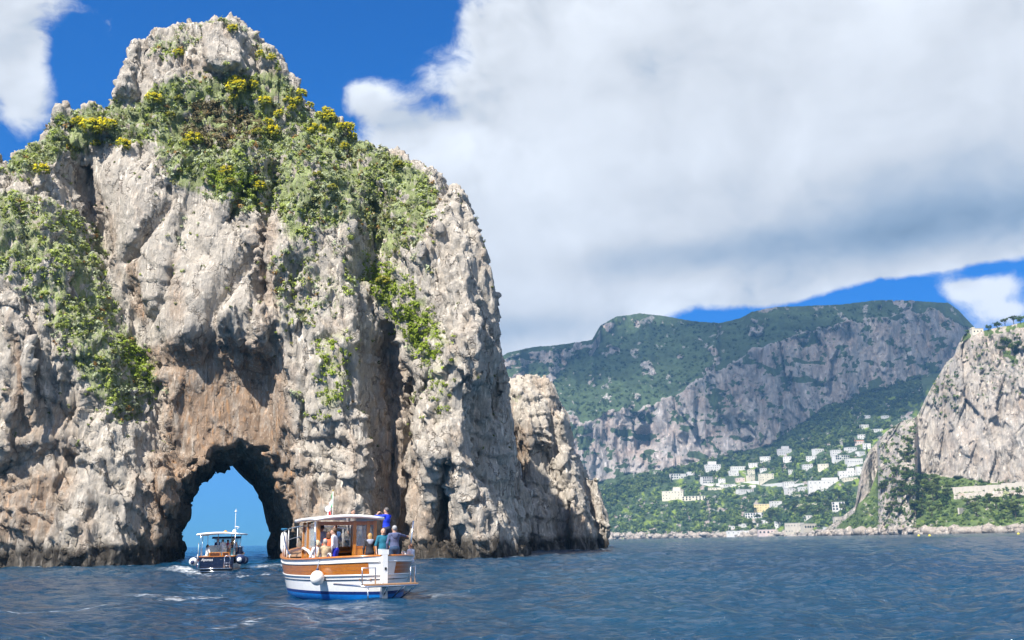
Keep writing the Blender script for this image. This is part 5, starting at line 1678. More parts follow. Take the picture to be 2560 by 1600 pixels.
for side, nm in ((1, 'port'), (-1, 'starboard')):
    c = MB()
    out_ = []
    for s in SS:
        g = zg(s)
        out_.append([hull_pt(s, g, side, 0.05) + Vector((0, 0, 0.0)), hull_pt(s, g, side, 0.05) + Vector((0, 0, 0.055)), hull_pt(s, g, side, -0.12) + Vector((0, 0, 0.055)), hull_pt(s, g, side, -0.12)])
    c.grid(out_, flip=side < 0)
    c.build('cap_rail', MAHOG, boat, True)
    # varnished strake let into the white topsides
    w_ = MB(); sv = [s for s in SS if -0.985 < s < 0.93]
    for k0, k1 in ((0.60, 0.69), (0.695, 0.785), (0.79, 0.86)):
        w_.grid([[hull_pt(s, zg(s) * k0, side, 0.016), hull_pt(s, zg(s) * k1, side, 0.016)] for s in sv], flip=side < 0)
    o = w_.build('wood_panel', MAHOG, hull, True)
    for f, r_, mt, nme in ((0.575, 0.030, WHITE, 'rub_rail'), (0.885, 0.032, WHITE, 'rub_rail'), (0.47, 0.014, NAVY, 'stripe')):
        t = MB(); t.tube([hull_pt(s, zg(s) * f, side, 0.012) for s in SS[1:-1]], r_, 6); t.build(nme, mt, hull, True)
sp = MB(); sp.box((-LH - 0.16, 0, 0.62), (0.22, 0.19, 1.62)); sp.box((-LH - 0.12, 0, 1.50), (0.30, 0.26, 0.16)); sp.box((-LH - 0.1, 0, -0.3), (0.24, 0.13, 0.5))
sp.build('sternpost', WHITE, boat)
sp = MB(); sp.box((-LH - 0.275, -0.02, 0.98), (0.03, 0.06, 0.08)); sp.build('rudder_fitting', BLK, boat)
# mooring bitts
for x, y in ((-2.9, 1.32), (-2.9, -1.32)):
    t = MB(); t.tube([(x - 0.2, y, zg(-0.66) + 0.07), (x - 0.1, y, zg(-0.66) + 0.16), (x + 0.1, y, zg(-0.66) + 0.16), (x + 0.2, y, zg(-0.66) + 0.07)], 0.03, 6); t.build('mooring_cleat', WHITE, boat, True)

# cabin: posts, panels, panes, roof
CX0, CX1, CY = -0.55, 1.75, 1.06
for x, y, lean_x in ((CX0, CY, 0), (CX0, -CY, 0), (CX1, CY * 0.9, 0.18), (CX1, -CY * 0.9, 0.18), (0.75, CY * 1.0, 0.05), (0.75, -CY * 1.0, 0.05), (CX0, -0.28, 0), (CX0, -0.80, 0)):
    t = MB()
    R_ = None
    t.grid([[(x - 0.06 + lean_x * k, y - 0.06, z), (x + 0.06 + lean_x * k, y - 0.06, z), (x + 0.06 + lean_x * k, y + 0.06, z), (x - 0.06 + lean_x * k, y + 0.06, z), (x - 0.06 + lean_x * k, y - 0.06, z)] for z, k in ((0.66, 0.9), (1.6, 0.45), (2.60, 0))], flip=True)
    t.build('cabin_post', MAHOGV, boat)


def panel(name, a, b, z0, z1, mt, th=0.05, parent=boat):
    a = Vector(a); b = Vector(b); d = b - a
    t = MB(); t.box(((a.x + b.x) / 2, (a.y + b.y) / 2, (z0 + z1) / 2), (d.length, th, z1 - z0), rot=math.atan2(d.y, d.x))
    return t.build(name, mt, parent)


for side in (1, -1):
    for x0, x1, y0, y1 in ((CX0, 0.75, CY, CY), (0.75, CX1 + 0.1, CY, CY * 0.9)):
        panel('cabin_side', (x0 + 0.06, side * y0, 0), (x1 - 0.06, side * y1, 0), 0.66, 1.58, MAHOGV)
        g_ = panel('window', (x0 + 0.08, side * y0, 0), (x1 - 0.08, side * y1, 0), 1.66, 2.44, GLS, 0.02)
        for z in (1.62, 2.48):
            panel('window_frame', (x0 + 0.06, side * y0, 0), (x1 - 0.06, side * y1, 0), z - 0.04, z + 0.04, MAHOG, 0.07, g_)
panel('cabin_front', (CX1 + 0.12, -CY * 0.9, 0), (CX1 + 0.12, CY * 0.9, 0), 0.66, 1.60, MAHOG)
for y0, y1 in ((-0.90, -0.34), (-0.28, 0.28), (0.34, 0.90)):
    g_ = panel('windscreen', (CX1 + 0.06, y0, 0), (CX1 + 0.06, y1, 0), 1.68, 2.46, GLS, 0.02)
    panel('window_frame', (CX1 + 0.06, y0, 0), (CX1 + 0.06, y1, 0), 1.60, 1.68, MAHOG, 0.08, g_)
    panel('window_frame', (CX1 + 0.06, y0 - 0.04, 0), (CX1 + 0.06, y0 + 0.01, 0), 1.60, 2.50, MAHOG, 0.08, g_)
panel('cabin_back', (CX0, 0.50, 0), (CX0, CY - 0.06, 0), 0.66, 1.52, MAHOGV)
panel('cabin_back', (CX0, -CY + 0.06, 0), (CX0, -0.34, 0), 0.66, 1.62, MAHOGV)
g_ = panel('window', (CX0, -0.74, 0), (CX0, -0.34, 0), 1.68, 2.42, GLS, 0.02)
panel('window_frame', (CX0, -CY + 0.06, 0), (CX0, -0.22, 0), 1.62, 1.70, MAHOG, 0.07, g_)
panel('window_frame', (CX0, -CY, 0), (CX0, CY, 0), 2.45, 2.58, MAHOG, 0.09, g_)
t = MB(); t.box((1.3, 0.0, 1.05), (0.8, 1.7, 0.8)); t.build('console', DARKW, boat)
t = MB(); t.box((1.0, 0.0, 1.50), (0.45, 1.75, 0.07)); t.build('dashboard', MAHOG, boat)
t = MB(); t.tube([(0.78, 0.5 + 0.22 * math.cos(a), 1.45 + 0.22 * math.sin(a)) for a in np.linspace(0, 2 * math.pi, 17)], 0.018, 6); t.tube([(0.78, 0.5, 1.45), (1.0, 0.5, 1.4)], 0.02, 6)
for a in (0.5, 2.6, 4.7):
    t.tube([(0.78, 0.5, 1.45), (0.78, 0.5 + 0.22 * math.cos(a), 1.45 + 0.22 * math.sin(a))], 0.012, 5)
t.build('steering_wheel', DARKW, boat, True)
rf = MB()
NR = 13
for zoff, fl_ in ((0.11, False), (0.0, True)):
    rf.grid([[(x, y, 2.60 + zoff + 0.10 * (1 - (y / 1.24) ** 2) + 0.04 * (1 - ((x - 0.55) / 1.6) ** 2)) for y in np.linspace(-1.24, 1.24, NR)] for x in np.linspace(-0.95, 2.05, 9)], m=0 if not fl_ else 1, flip=fl_)
rf.build('roof', [WHITE, MAHOG], boat, True)
rt = MB()
rim_pts = [(x, y, 2.655 + 0.10 * (1 - (y / 1.24) ** 2) + 0.04 * (1 - ((x - 0.55) / 1.6) ** 2)) for x, y in [(-0.95, y) for y in np.linspace(-1.24, 1.24, 9)] + [(x, 1.24) for x in np.linspace(-0.7, 1.85, 7)] + [(2.05, y) for y in np.linspace(1.24, -1.24, 9)] + [(x, -1.24) for x in np.linspace(1.85, -0.7, 7)] + [(-0.95, -1.24)]]
rt.tube(rim_pts, 0.062, 8); rt.build('roof_edge', WHITE, boat, True)
# foredeck: low trunk, white coaming, curved wing of the cabin side
t = MB(); t.box((2.6, 0, 1.12), (1.3, 1.5, 0.55), taper=0.86); t.build('foredeck_trunk', WHITE, boat)
t = MB(); t.grid([[hull_pt(s, zg(s) * 0.97, 1, -0.1), hull_pt(s, zg(s) * 0.97, -1, -0.1)] for s in SS if s > 0.50], flip=True); t.build('foredeck', TEAK, boat)
for side in (1, -1):
    t = MB(); t.tube([(1.8, side * 1.02, 1.60), (1.2, side * 1.12, 1.66), (0.5, side * 1.12, 1.55), (-0.1, side * 1.12, 1.34), (-0.5, side * 1.11, 1.12)], 0.055, 8); t.build('coaming', WHITE, boat, True)
# bow rail
for side in (1, -1):
    t = MB(); sv = [s for s in np.linspace(0.02, 0.995, 18)]
    ht = [0.10 + 0.74 * float(sstep(0.0, 0.45, np.float64(s))) for s in sv]
    t.tube([hull_pt(s, zg(s), side, -0.05) + Vector((0, 0, h_ + 0.05)) for s, h_ in zip(sv, ht)], 0.022, 6); t.build('bow_rail', STEEL, boat, True)
    t = MB(); t.tube([hull_pt(s, zg(s), side, -0.05) + Vector((0, 0, h_ * 0.5 + 0.05)) for s, h_ in zip(sv[5:], ht[5:])], 0.014, 6); t.build('bow_rail', STEEL, boat, True)
    for s in (0.06, 0.16, 0.27, 0.38, 0.50, 0.63, 0.78, 0.93):
        h_ = 0.10 + 0.74 * float(sstep(0.0, 0.45, np.float64(s)))
        t = MB(); t.tube([hull_pt(s, zg(s), side, -0.05), hull_pt(s, zg(s), side, -0.05) + Vector((0, 0, h_ + 0.05))], 0.018, 6); t.build('stanchion', FEND, boat, True)
# awning poles, lamp, bench
POLE_S = -0.56
for side in (1, -1):
    a = hull_pt(POLE_S, zg(POLE_S), side, -0.06)
    t = MB(); t.tube([a, a + Vector((0.02, side * (0.04 if side > 0 else 0.16), 1.24))], 0.026, 8); t.build('awning_pole', STEEL, boat, True)
t = MB(); t.tube([(-0.2, 0.62, 2.78), (-0.2, 0.62, 2.98)], 0.02, 6); t.ball((-0.2, 0.62, 3.05), (0.09, 0.11, 0.11)); t.tube([(-0.31, 0.62, 3.05), (-0.28, 0.62, 3.05)], 0.09, 14); t.build('searchlight', WHITE, boat, True)
for side in (1, -1):
    t = MB(); t.grid([[hull_pt(s, 1.06, side, -0.12), hull_pt(s, 1.06, side, -0.52)] for s in np.linspace(-0.86, -0.22, 12)], flip=side > 0)
    t.grid([[hull_pt(s, 1.06, side, -0.52), hull_pt(s, 0.66, side, -0.52)] for s in np.linspace(-0.86, -0.22, 12)], flip=side > 0)
    o = t.build('bench', MAHOG, boat)
    t = MB(); t.grid([[hull_pt(s, 1.10, side, -0.12), hull_pt(s, 1.12, side, -0.3), hull_pt(s, 1.10, side, -0.5)] for s in np.linspace(-0.66, -0.26, 8)], flip=side > 0); t.build('seat_cushion', CUSH, o, True)
t = MB(); t.box((-1.35, -0.2, 1.22), (0.55, 1.0, 0.05)); t.tube([(-1.35, -0.2, 0.66), (-1.35, -0.2, 1.2)], 0.04, 8); t.build('table', MAHOG, boat)
# bathing platform with ladder
pf = MB(); pf.box((-LH - 0.42, -0.12, 0.49), (0.5, 1.75, 0.05)); plat = pf.build('swim_platform', TEAK, boat)
t = MB(); zf = 0.45
t.tube([(-LH + 0.55, 1.45, 0.52), (-LH - 0.35, 1.0, zf + 0.03), (-LH - 0.68, 0.76, zf), (-LH - 0.68, -0.98, zf), (-LH - 0.3, -1.08, zf), (-LH + 0.35, -1.2, 0.5)], 0.03, 6)
for y in (0.72, 0.05, -0.5, -0.95):
    t.tube([(-LH - 0.7, y, zf), (-LH + (0.0 if abs(y) < 0.4 else 0.1), y * 0.6, -0.05)], 0.024, 6)
t.tube([(-LH - 0.72, 0.72, zf), (-LH - 0.74, 0.72, -0.1)], 0.026, 6)
t.build('platform_frame', STEEL, plat, True)
for y0, y1 in ((0.84, 0.40), (-0.80, -0.95)):
    t = MB(); t.tube([(-LH - 0.5, y0, zf), (-LH - 0.5, y0, 1.02), (-LH - 0.5, y1, 1.02), (-LH - 0.5, y1, zf)], 0.024, 6); t.build('ladder', STEEL, plat, True)


def px_of(M, p):
    w = M @ Vector(p)
    return to_px(np.array(w))


# ball fender on its line at the port quarter
best = min(np.linspace(-0.9, 0.3, 120), key=lambda s: abs(px_of(BM, hull_pt(s, 0.72, 1, 0.25))[0] - 792))
fc_ = hull_pt(best, 0.70, 1, 0.25)
fe = put('fender', None, loc=BM @ fc_, label='white ball fender hanging on the port quarter of the wooden boat', cat='fender')
t = MB(); t.ball((0, 0, 0), (0.235, 0.235, 0.245), 20, 12); t.build('ball', FEND, fe, True)
t = MB(); t.tube([(0, 0, 0.22), (0, 0, 0.31)], 0.05, 8); t.build('eye', NAVYF, fe, True)
tp = BM @ hull_pt(best + 0.03, zg(best) + 0.06, 1, -0.02)
t = MB(); t.tube([(0, 0, 0.3), tuple((tp - (BM @ fc_)) * 0.6 + Vector((0, 0, 0.06))), tuple(tp - (BM @ fc_))], 0.016, 6); t.build('line', ROPEM, fe, True)
cf = BM @ (hull_pt(0.70, zg(0.70), 1, 0.02) + Vector((0, 0, 0.42)))
fe = put('fender', None, loc=cf, label='upright white cylinder fender tied to the bow rail', cat='fender')
t = MB(); t.tube([(0, 0, -0.40), (0, 0, -0.34), (0, 0, -0.2), (0, 0, 0.25), (0, 0, 0.36), (0, 0, 0.41)], [0.04, 0.10, 0.14, 0.14, 0.10, 0.04], 14); t.build('body', FEND, fe, True)
t = MB(); t.tube([(0, 0, 0.40), (0, 0, 0.5)], 0.05, 8); t.tube([(0.1 * math.cos(a), 0.1 * math.sin(a), 0.5) for a in np.linspace(0, 6.28, 10)], 0.04, 6); t.build('lashing', flat('blue_rope', (0.01, 0.12, 0.25), 0.8), fe, True)

FG, FWh, FR = flat('flag_green', (0.005, 0.30, 0.09), 0.8), flat('flag_white', (0.80, 0.80, 0.78), 0.8), flat('flag_red', (0.62, 0.01, 0.015), 0.8)


def flag(loc, length, height, tilt, yaw, label, pole_h, droop=0.55, gold=True):
    """staff with a tricolour hanging in folds"""
    e = put('flag', None, loc=loc, label=label, cat='flag')
    e.rotation_euler = (0, tilt, yaw)
    t = MB(); t.tube([(0, 0, 0), (0, 0, pole_h)], 0.014, 6)
    t.build('staff', FEND, e, True)
    t = MB(); t.ball((0, 0, pole_h + 0.03), 0.03, 8, 6); t.build('finial', flat('brass', (0.65, 0.45, 0.10), 0.3, 0.9), e, True)
    t = MB(); n = 19
    G = []
    for i in range(n):
        u = i / (n - 1)
        G.append([(u * length * (1 - droop) + 0.02, 0.07 * math.sin(u * 11 + j * 0.6) * u ** 0.5, pole_h - 0.02 - (j / 6) * height - droop * u * length * 1.1) for j in range(7)])
    k = len(t.v)
    t.grid(G)
    for i in range(n - 1):
        for j in range(6):
            t.m[i * 6 + j] = 0 if i < 6 else (1 if i < 12 else 2)
    t.build('cloth', [FG, FWh, FR], e, True)
    return e


flag(tuple(BM @ Vector((0.9, 0.12, 2.76))), 0.75, 0.42, 0.0, 2.6, 'green white flag on the cabin roof of the wooden boat', 0.98, 0.75)

# ================================================================== dark motor boat in the arch
boat2, B2 = boat_frame('motor_boat', 540, 1429, -7.0, 4.2, 'dark blue motor boat with a white sun awning heading through the arch')
L2 = 4.2


def b2(s, z):
    a = (s + 1) / 2
    bg_ = 1.28 * (1 - max(0, (a - 0.45) / 0.55) ** 2.2) ** 0.8 * (0.96 + 0.04 * min(1, a * 4))
    bw = 1.15 * (1 - max(0, (a - 0.35) / 0.65) ** 1.8)
    g = z2(s)
    if z < 0:
        return bw * max(0, (z + 0.5) / 0.5) ** 0.6
    return bw + (bg_ - bw) * (z / g)


def z2(s):
    return 1.05 + 0.35 * ((s + 1) / 2) ** 2


def h2(s, z, side, out=0.0):
    return Vector((L2 * s + 0.5 * max(0, s) ** 6 * max(0, z), side * (b2(s, z) + out), z))


S2 = list(np.linspace(-1, 1, 33))
t = MB()
for side in (1, -1):
    t.grid([[h2(s, z, side) for z in (-0.5, -0.2, 0.0, 0.10)] + [h2(s, 0.1 + (z2(s) - 0.1) * f, side) for f in (0.3, 0.6, 0.85, 1.0)] for s in S2], flip=side < 0, mrow=[1, 1, 2, 0, 0, 0, 0])
for zz in ((-0.5, -0.2), (-0.2, 0.0), (0.0, 0.10), (0.10, 1.05)):
    t.quad(h2(-1, zz[0], 1), h2(-1, zz[0], -1), h2(-1, zz[1], -1), h2(-1, zz[1], 1), 0 if zz[1] > 0.05 else 1)
hull2 = t.build('hull', [NAVY, BLK, WHITE], boat2, True)
for k in range(4):
    t = MB(); z0 = 0.30 + k * 0.18; t.box((-L2 - 0.012, 0, z0 + 0.085), (0.03, 2 * b2(-1, z0) - 0.08, 0.165)); t.build('transom_plank', NAVY, hull2)
t = MB(); t.grid([[h2(s, 0.62, 1, -0.06), h2(s, 0.62, -1, -0.06)] for s in S2[:-1]], flip=True); t.build('deck', TEAK, boat2)
for side in (1, -1):
    t = MB(); t.tube([h2(s, z2(s) + 0.02, side, 0.0) for s in S2], 0.05, 6); t.build('cap_rail', MAHOG, boat2, True)
t = MB(); t.box((-L2, 0, 1.07), (0.16, 2.5, 0.06)); t.build('transom_rail', MAHOG, boat2)
for y0, w_ in ((0.15, 0.75), (-0.62, 0.45)):
    t = MB()
    t.box((-L2 + 0.25, y0, 1.33), (0.30, w_, 0.05)); t.box((-L2 + 0.25, y0 - w_ / 2, 1.2), (0.28, 0.05, 0.26)); t.box((-L2 + 0.25, y0 + w_ / 2, 1.2), (0.28, 0.05, 0.26)); t.box((-L2 + 0.3, y0, 1.2), (0.05, w_, 0.2))
    t.build('stern_locker', MAHOGV, boat2)
t = MB(); t.box((-L2 - 0.30, 0.05, 0.22), (0.55, 2.35, 0.06)); pl2 = t.build('bathing_platform', TEAK, boat2)
t = MB(); t.tube([(-L2 - 0.58, 1.22, 0.23), (-L2 - 0.58, -1.12, 0.23)], 0.035, 6); t.tube([(-L2 - 0.58, 1.22, 0.23), (-L2 - 0.05, 1.22, 0.95)], 0.02, 6); t.tube([(-L2 - 0.5, 1.2, 0.03), (-L2 - 0.5, -1.2, 0.03)], 0.03, 6); t.build('platform_edge', STEEL, pl2, True)
t = MB(); pts_ = [(-L2 - 0.45, -0.62, 0.25), (-L2 - 0.42, -0.62, 0.95)] + [(-L2 - 0.42, -0.82 + 0.2 * math.cos(a), 0.95 + 0.16 * math.sin(a)) for a in np.linspace(0, math.pi, 7)] + [(-L2 - 0.45, -1.02, 0.25)]
t.tube(pts_, 0.028, 6)
for z in (0.4, 0.6):
    t.tube([(-L2 - 0.44, -0.62, z), (-L2 - 0.44, -1.02, z)], 0.02, 6)
t.build('ladder', STEEL, pl2, True)
tx = bpy.data.curves.new('name_lettering', 'FONT'); tx.body = 'Aponas'; tx.size = 0.27; tx.shear = 0.25; tx.extrude = 0.004
tx.materials.append(WHITE)
to = bpy.data.objects.new('tmp_lettering', tx); COL.objects.link(to)
lm_ = bpy.data.meshes.new_from_object(to.evaluated_get(bpy.context.evaluated_depsgraph_get()))
bpy.data.objects.remove(to)
to = put('name_lettering', lm_, hull2); to.rotation_euler = (math.pi / 2, 0, -math.pi / 2); to.location = (-L2 - 0.034, 1.08, 0.76)
# awning on four posts, blue wheelhouse screen, seats
aw = MB()
for dz, fl_ in ((0.05, False), (-0.03, True)):
    aw.grid([[(x, y, 2.62 + dz + 0.10 * (1 - (y / 1.5) ** 2)) for y in np.linspace(-1.5, 1.5, 9)] for x in np.linspace(-3.9, 0.1, 6)], flip=fl_)
awn = aw.build('awning', CANV, boat2, True)
t = MB(); t.tube([(-3.9, y, 2.63 + 0.10 * (1 - (y / 1.5) ** 2)) for y in np.linspace(-1.5, 1.5, 9)], 0.075, 8)
for y in (-1.5, 1.5):
    t.tube([(-3.9, y, 2.63), (0.1, y, 2.63)], 0.06, 8)
t.build('awning_edge', CANV, awn, True)
for x0, y0, x1 in ((-3.9, 1.12, -3.5), (-3.9, -1.12, -3.5), (-3.7, 1.2, -3.9), (-1.2, 1.2, -1.0), (-1.2, -1.2, -1.0), (-3.7, -1.2, -3.9), (-2.6, 0.2, -2.6), (-2.6, -0.75, -2.6)):
    t = MB(); t.tube([(x0, y0, 1.05), (x1, y0 * 1.02, 2.66)], 0.024, 6); t.build('awning_post', STEEL, boat2, True)
t = MB(); t.box((1.3, 0, 1.25), (2.2, 1.9, 0.9), taper=0.92); t.build('wheelhouse', NAVYF, boat2)
for y0, y1 in ((-0.85, -0.05), (0.05, 0.85)):
    t = MB(); t.box((0.25, (y0 + y1) / 2, 1.95), (0.03, y1 - y0, 0.6)); g_ = t.build('windscreen', GLS, boat2)
t = MB()
t.tube([(0.24, -0.92, 1.65), (0.24, -0.92, 2.3), (0.24, 0.92, 2.3), (0.24, 0.92, 1.65)], 0.03, 6); t.tube([(0.24, 0, 1.65), (0.24, 0, 2.3)], 0.025, 6); t.build('windscreen_frame', WHITE, boat2, True)
t = MB(); t.box((0.05, 0, 2.42), (0.5, 2.1, 0.16)); t.build('blue_visor', NAVYF, boat2)
t = MB(); t.box((-2.5, 0.25, 1.15), (0.9, 1.3, 0.5)); t.box((-2.1, 0.25, 1.55), (0.14, 1.3, 0.6)); t.build('white_seat', WCUSH, boat2)
t = MB(); t.box((-3.3, 0.9, 0.95), (1.2, 0.5, 0.35)); t.build('side_seat', WCUSH, boat2)
t = MB(); t.box((-3.2, -0.9, 0.95), (1.4, 0.5, 0.35)); t.build('side_seat', WCUSH, boat2)
t = MB(); t.tube([(0.4, -0.55, 2.6), (0.4, -0.55, 4.6)], [0.03, 0.012], 6); t.ball((0.4, -0.55, 4.4), (0.10, 0.10, 0.05)); t.ball((0.4, -0.5, 2.85), (0.08, 0.16, 0.18)); t.tube([(0.4, -0.55, 3.25), (0.4, -0.85, 3.2), (0.4, -0.7, 3.05)], 0.03, 6); t.build('mast', FEND, boat2, True)
t = MB(); t.tube([(-0.4, 0.05, 2.76), (-0.4, 0.05, 2.84), (-0.4, 0.05, 2.92), (-0.4, 0.05, 2.97)], [0.16, 0.15, 0.09, 0.02], 12); t.build('orange_beacon', flat('orange_plastic', (0.75, 0.27, 0.02), 0.4), boat2, True)
for side in (1, -1):
    t = MB(); t.tube([h2(s, z2(s), side, -0.05) + Vector((0, 0, 0.45)) for s in np.linspace(0.2, 0.98, 10)], 0.022, 6)
    for s in (0.2, 0.4, 0.6, 0.8, 0.97):
        t.tube([h2(s, z2(s), side, -0.05), h2(s, z2(s), side, -0.05) + Vector((0, 0, 0.45))], 0.018, 6)
    t.build('bow_rail', STEEL, boat2, True)
for x, y, z, r, mt, lab, lx in [(-4.25, 1.62, 0.72, 0.30, FEND, 'white round fender with a dark end, left of the dark boat', 0), (-3.6, -1.62, 0.82, 0.36, NAVYF, 'large navy fender on the starboard quarter of the dark boat', 0.75),
                                (-2.5, -1.62, 0.78, 0.26, FEND, 'white fender between the two navy ones', 0.4), (-1.5, -1.62, 0.72, 0.28, NAVYF, 'farther navy fender on the starboard side of the dark boat', 0.6)]:
    e = put('fender', None, loc=B2 @ Vector((x, y, z)), label=lab, cat='fender'); e.rotation_euler = boat2.rotation_euler
    t = MB(); t.ball((0, 0, 0), (r + lx * 0.5, r, r), 16, 10); t.build('body', mt, e, True)
    t = MB(); t.ball((-(r + lx * 0.5) * 0.86, 0, -0.02), (r * 0.35, r * 0.5, r * 0.5), 10, 7); t.build('end_cap', NAVYF if mt is FEND else FEND, e, True)
    yy = 0.32 if y < 0 else -0.32
    t = MB(); t.tube([(0, 0, r), (0, yy, 1.1 - z + 0.02)], 0.014, 5); t.build('line', ROPEM, e)
flag(tuple(B2 @ Vector((-4.25, 1.3, 1.02))), 1.15, 0.62, 0.0, 2.0, 'Italian tricolour hanging at the stern of the dark boat', 0.95, 0.90)
# ------------------------------------------------------------------ people
SKIN = flat('skin', (0.50, 0.29, 0.20), 0.55, var=0.08)
SHOE = flat('shoe', (0.05, 0.045, 0.04), 0.6)
EYE = flat('eye', (0.03, 0.02, 0.018), 0.3)


def cloth(col):
    return flat('cloth_%02d_%02d_%02d' % tuple(int(c * 99) for c in col), col, 0.85, var=0.16, scale=14)


def hairm(col):
    return flat('hair_%02d_%02d_%02d' % tuple(int(c * 99) for c in col), col, 0.6, var=0.3, scale=30)


def ik(S, T, l1, l2, hint):
    S, T = np.array(S, float), np.array(T, float)
    d = T - S; L = np.linalg.norm(d); L = min(L, (l1 + l2) * 0.995); d = d / np.linalg.norm(d)
    T = S + d * L
    a = (l1 * l1 - l2 * l2 + L * L) / (2 * L)
    hgt = math.sqrt(max(l1 * l1 - a * a, 0))
    h = np.array(hint, float); h = h - d * (h @ d); h = h / max(np.linalg.norm(h), 1e-6)
    return S + d * a + h * hgt, T


def sd_cap(P, a, b, ra, rb, sq=1.0):
    a, b = np.array(a, np.float32), np.array(b, np.float32)
    d = b - a; L2_ = float(d @ d) + 1e-9
    t = np.clip(((P - a) @ d) / L2_, 0, 1)
    r = P - a - t[:, None] * d
    if sq != 1.0:
        r = r * np.array([1, sq, 1], np.float32)
    return np.sqrt((r * r).sum(1)) - (ra + (rb - ra) * t)


def sd_ell(P, c, r):
    q = (P - np.array(c, np.float32)) / np.array(r, np.float32)
    return (np.sqrt((q * q).sum(1)) - 1) * min(r)


def blend(prims, P, k):
    """smooth union; also the index of the nearest primitive"""
    ds = np.stack([f(P) for f, _ in prims])
    lo = ds.min(0)
    return lo - k * np.log(np.exp(-(ds - lo) / k).sum(0)), ds.argmin(0)


def skin_mesh(prims, h, k):
    """one continuous surface round all primitives; prims = [(sdf, material index)]"""
    lo = np.array([1e9] * 3); hi = -lo
    for f, mi in prims:
        lo = np.minimum(lo, f.lo); hi = np.maximum(hi, f.hi)
    lo -= 2.5 * h; hi += 2.5 * h
    ax = [np.arange(lo[i], hi[i] + h, h, dtype=np.float32) for i in range(3)]
    G = np.stack(np.meshgrid(*ax, indexing='ij'), -1).reshape(-1, 3)
    f, _ = blend(prims, G, k)
    v, q = surface_nets(f.reshape([len(a) for a in ax]), lo, h)
    v = smooth(v, q, 1, 0.4)
    _, who = blend(prims, v[q].mean(1), k)
    return v, q, np.array([m for _, m in prims])[who]


class Cap:
    def __init__(self, a, b, ra, rb, sq=1.0):
        self.a, self.b, self.ra, self.rb, self.sq = a, b, ra, rb, sq
        r = max(ra, rb)
        self.lo = np.minimum(a, b) - r; self.hi = np.maximum(a, b) + r

    def __call__(self, P):
        return sd_cap(P, self.a, self.b, self.ra, self.rb, self.sq)


class Ell:
    def __init__(self, c, r):
        self.c, self.r = c, r
        self.lo = np.array(c) - np.array(r); self.hi = np.array(c) + np.array(r)

    def __call__(self, P):
        return sd_ell(P, self.c, self.r)


def hand_prims(W, fwd, up, side):
    """palm, four curled fingers of unequal length and a thumb leaving the side of the palm"""
    W, fwd, up = np.array(W, float), np.array(fwd, float), np.array(up, float)
    fwd /= np.linalg.norm(fwd); up = up - fwd * (up @ fwd); up /= np.linalg.norm(up)
    lat = np.cross(fwd, up) * side
    pr = [(Cap(W, W + fwd * 0.05, 0.024, 0.026), 0)]
    for j, ln in enumerate((0.066, 0.074, 0.069, 0.054)):
        o = lat * (0.027 - 0.018 * j)
        pr.append((Cap(W + fwd * 0.03 + o * 0.7, W + fwd * 0.082 + o, 0.014, 0.012), 0))
        k1 = W + fwd * 0.085 + o; k2 = k1 + fwd * ln * 0.42 - up * ln * 0.22; k3 = k2 + fwd * ln * 0.12 - up * ln * 0.42
        pr.append((Cap(k1, k2, 0.0105, 0.0095), 0)); pr.append((Cap(k2, k3, 0.0095, 0.008), 0))
    t1 = W + fwd * 0.025 + lat * 0.03; t2 = t1 + fwd * 0.03 + lat * 0.026 - up * 0.01; t3 = t2 + fwd * 0.028 - up * 0.012
    pr.append((Cap(t1, t2, 0.013, 0.011), 0)); pr.append((Cap(t2, t3, 0.011, 0.009), 0))
    return pr


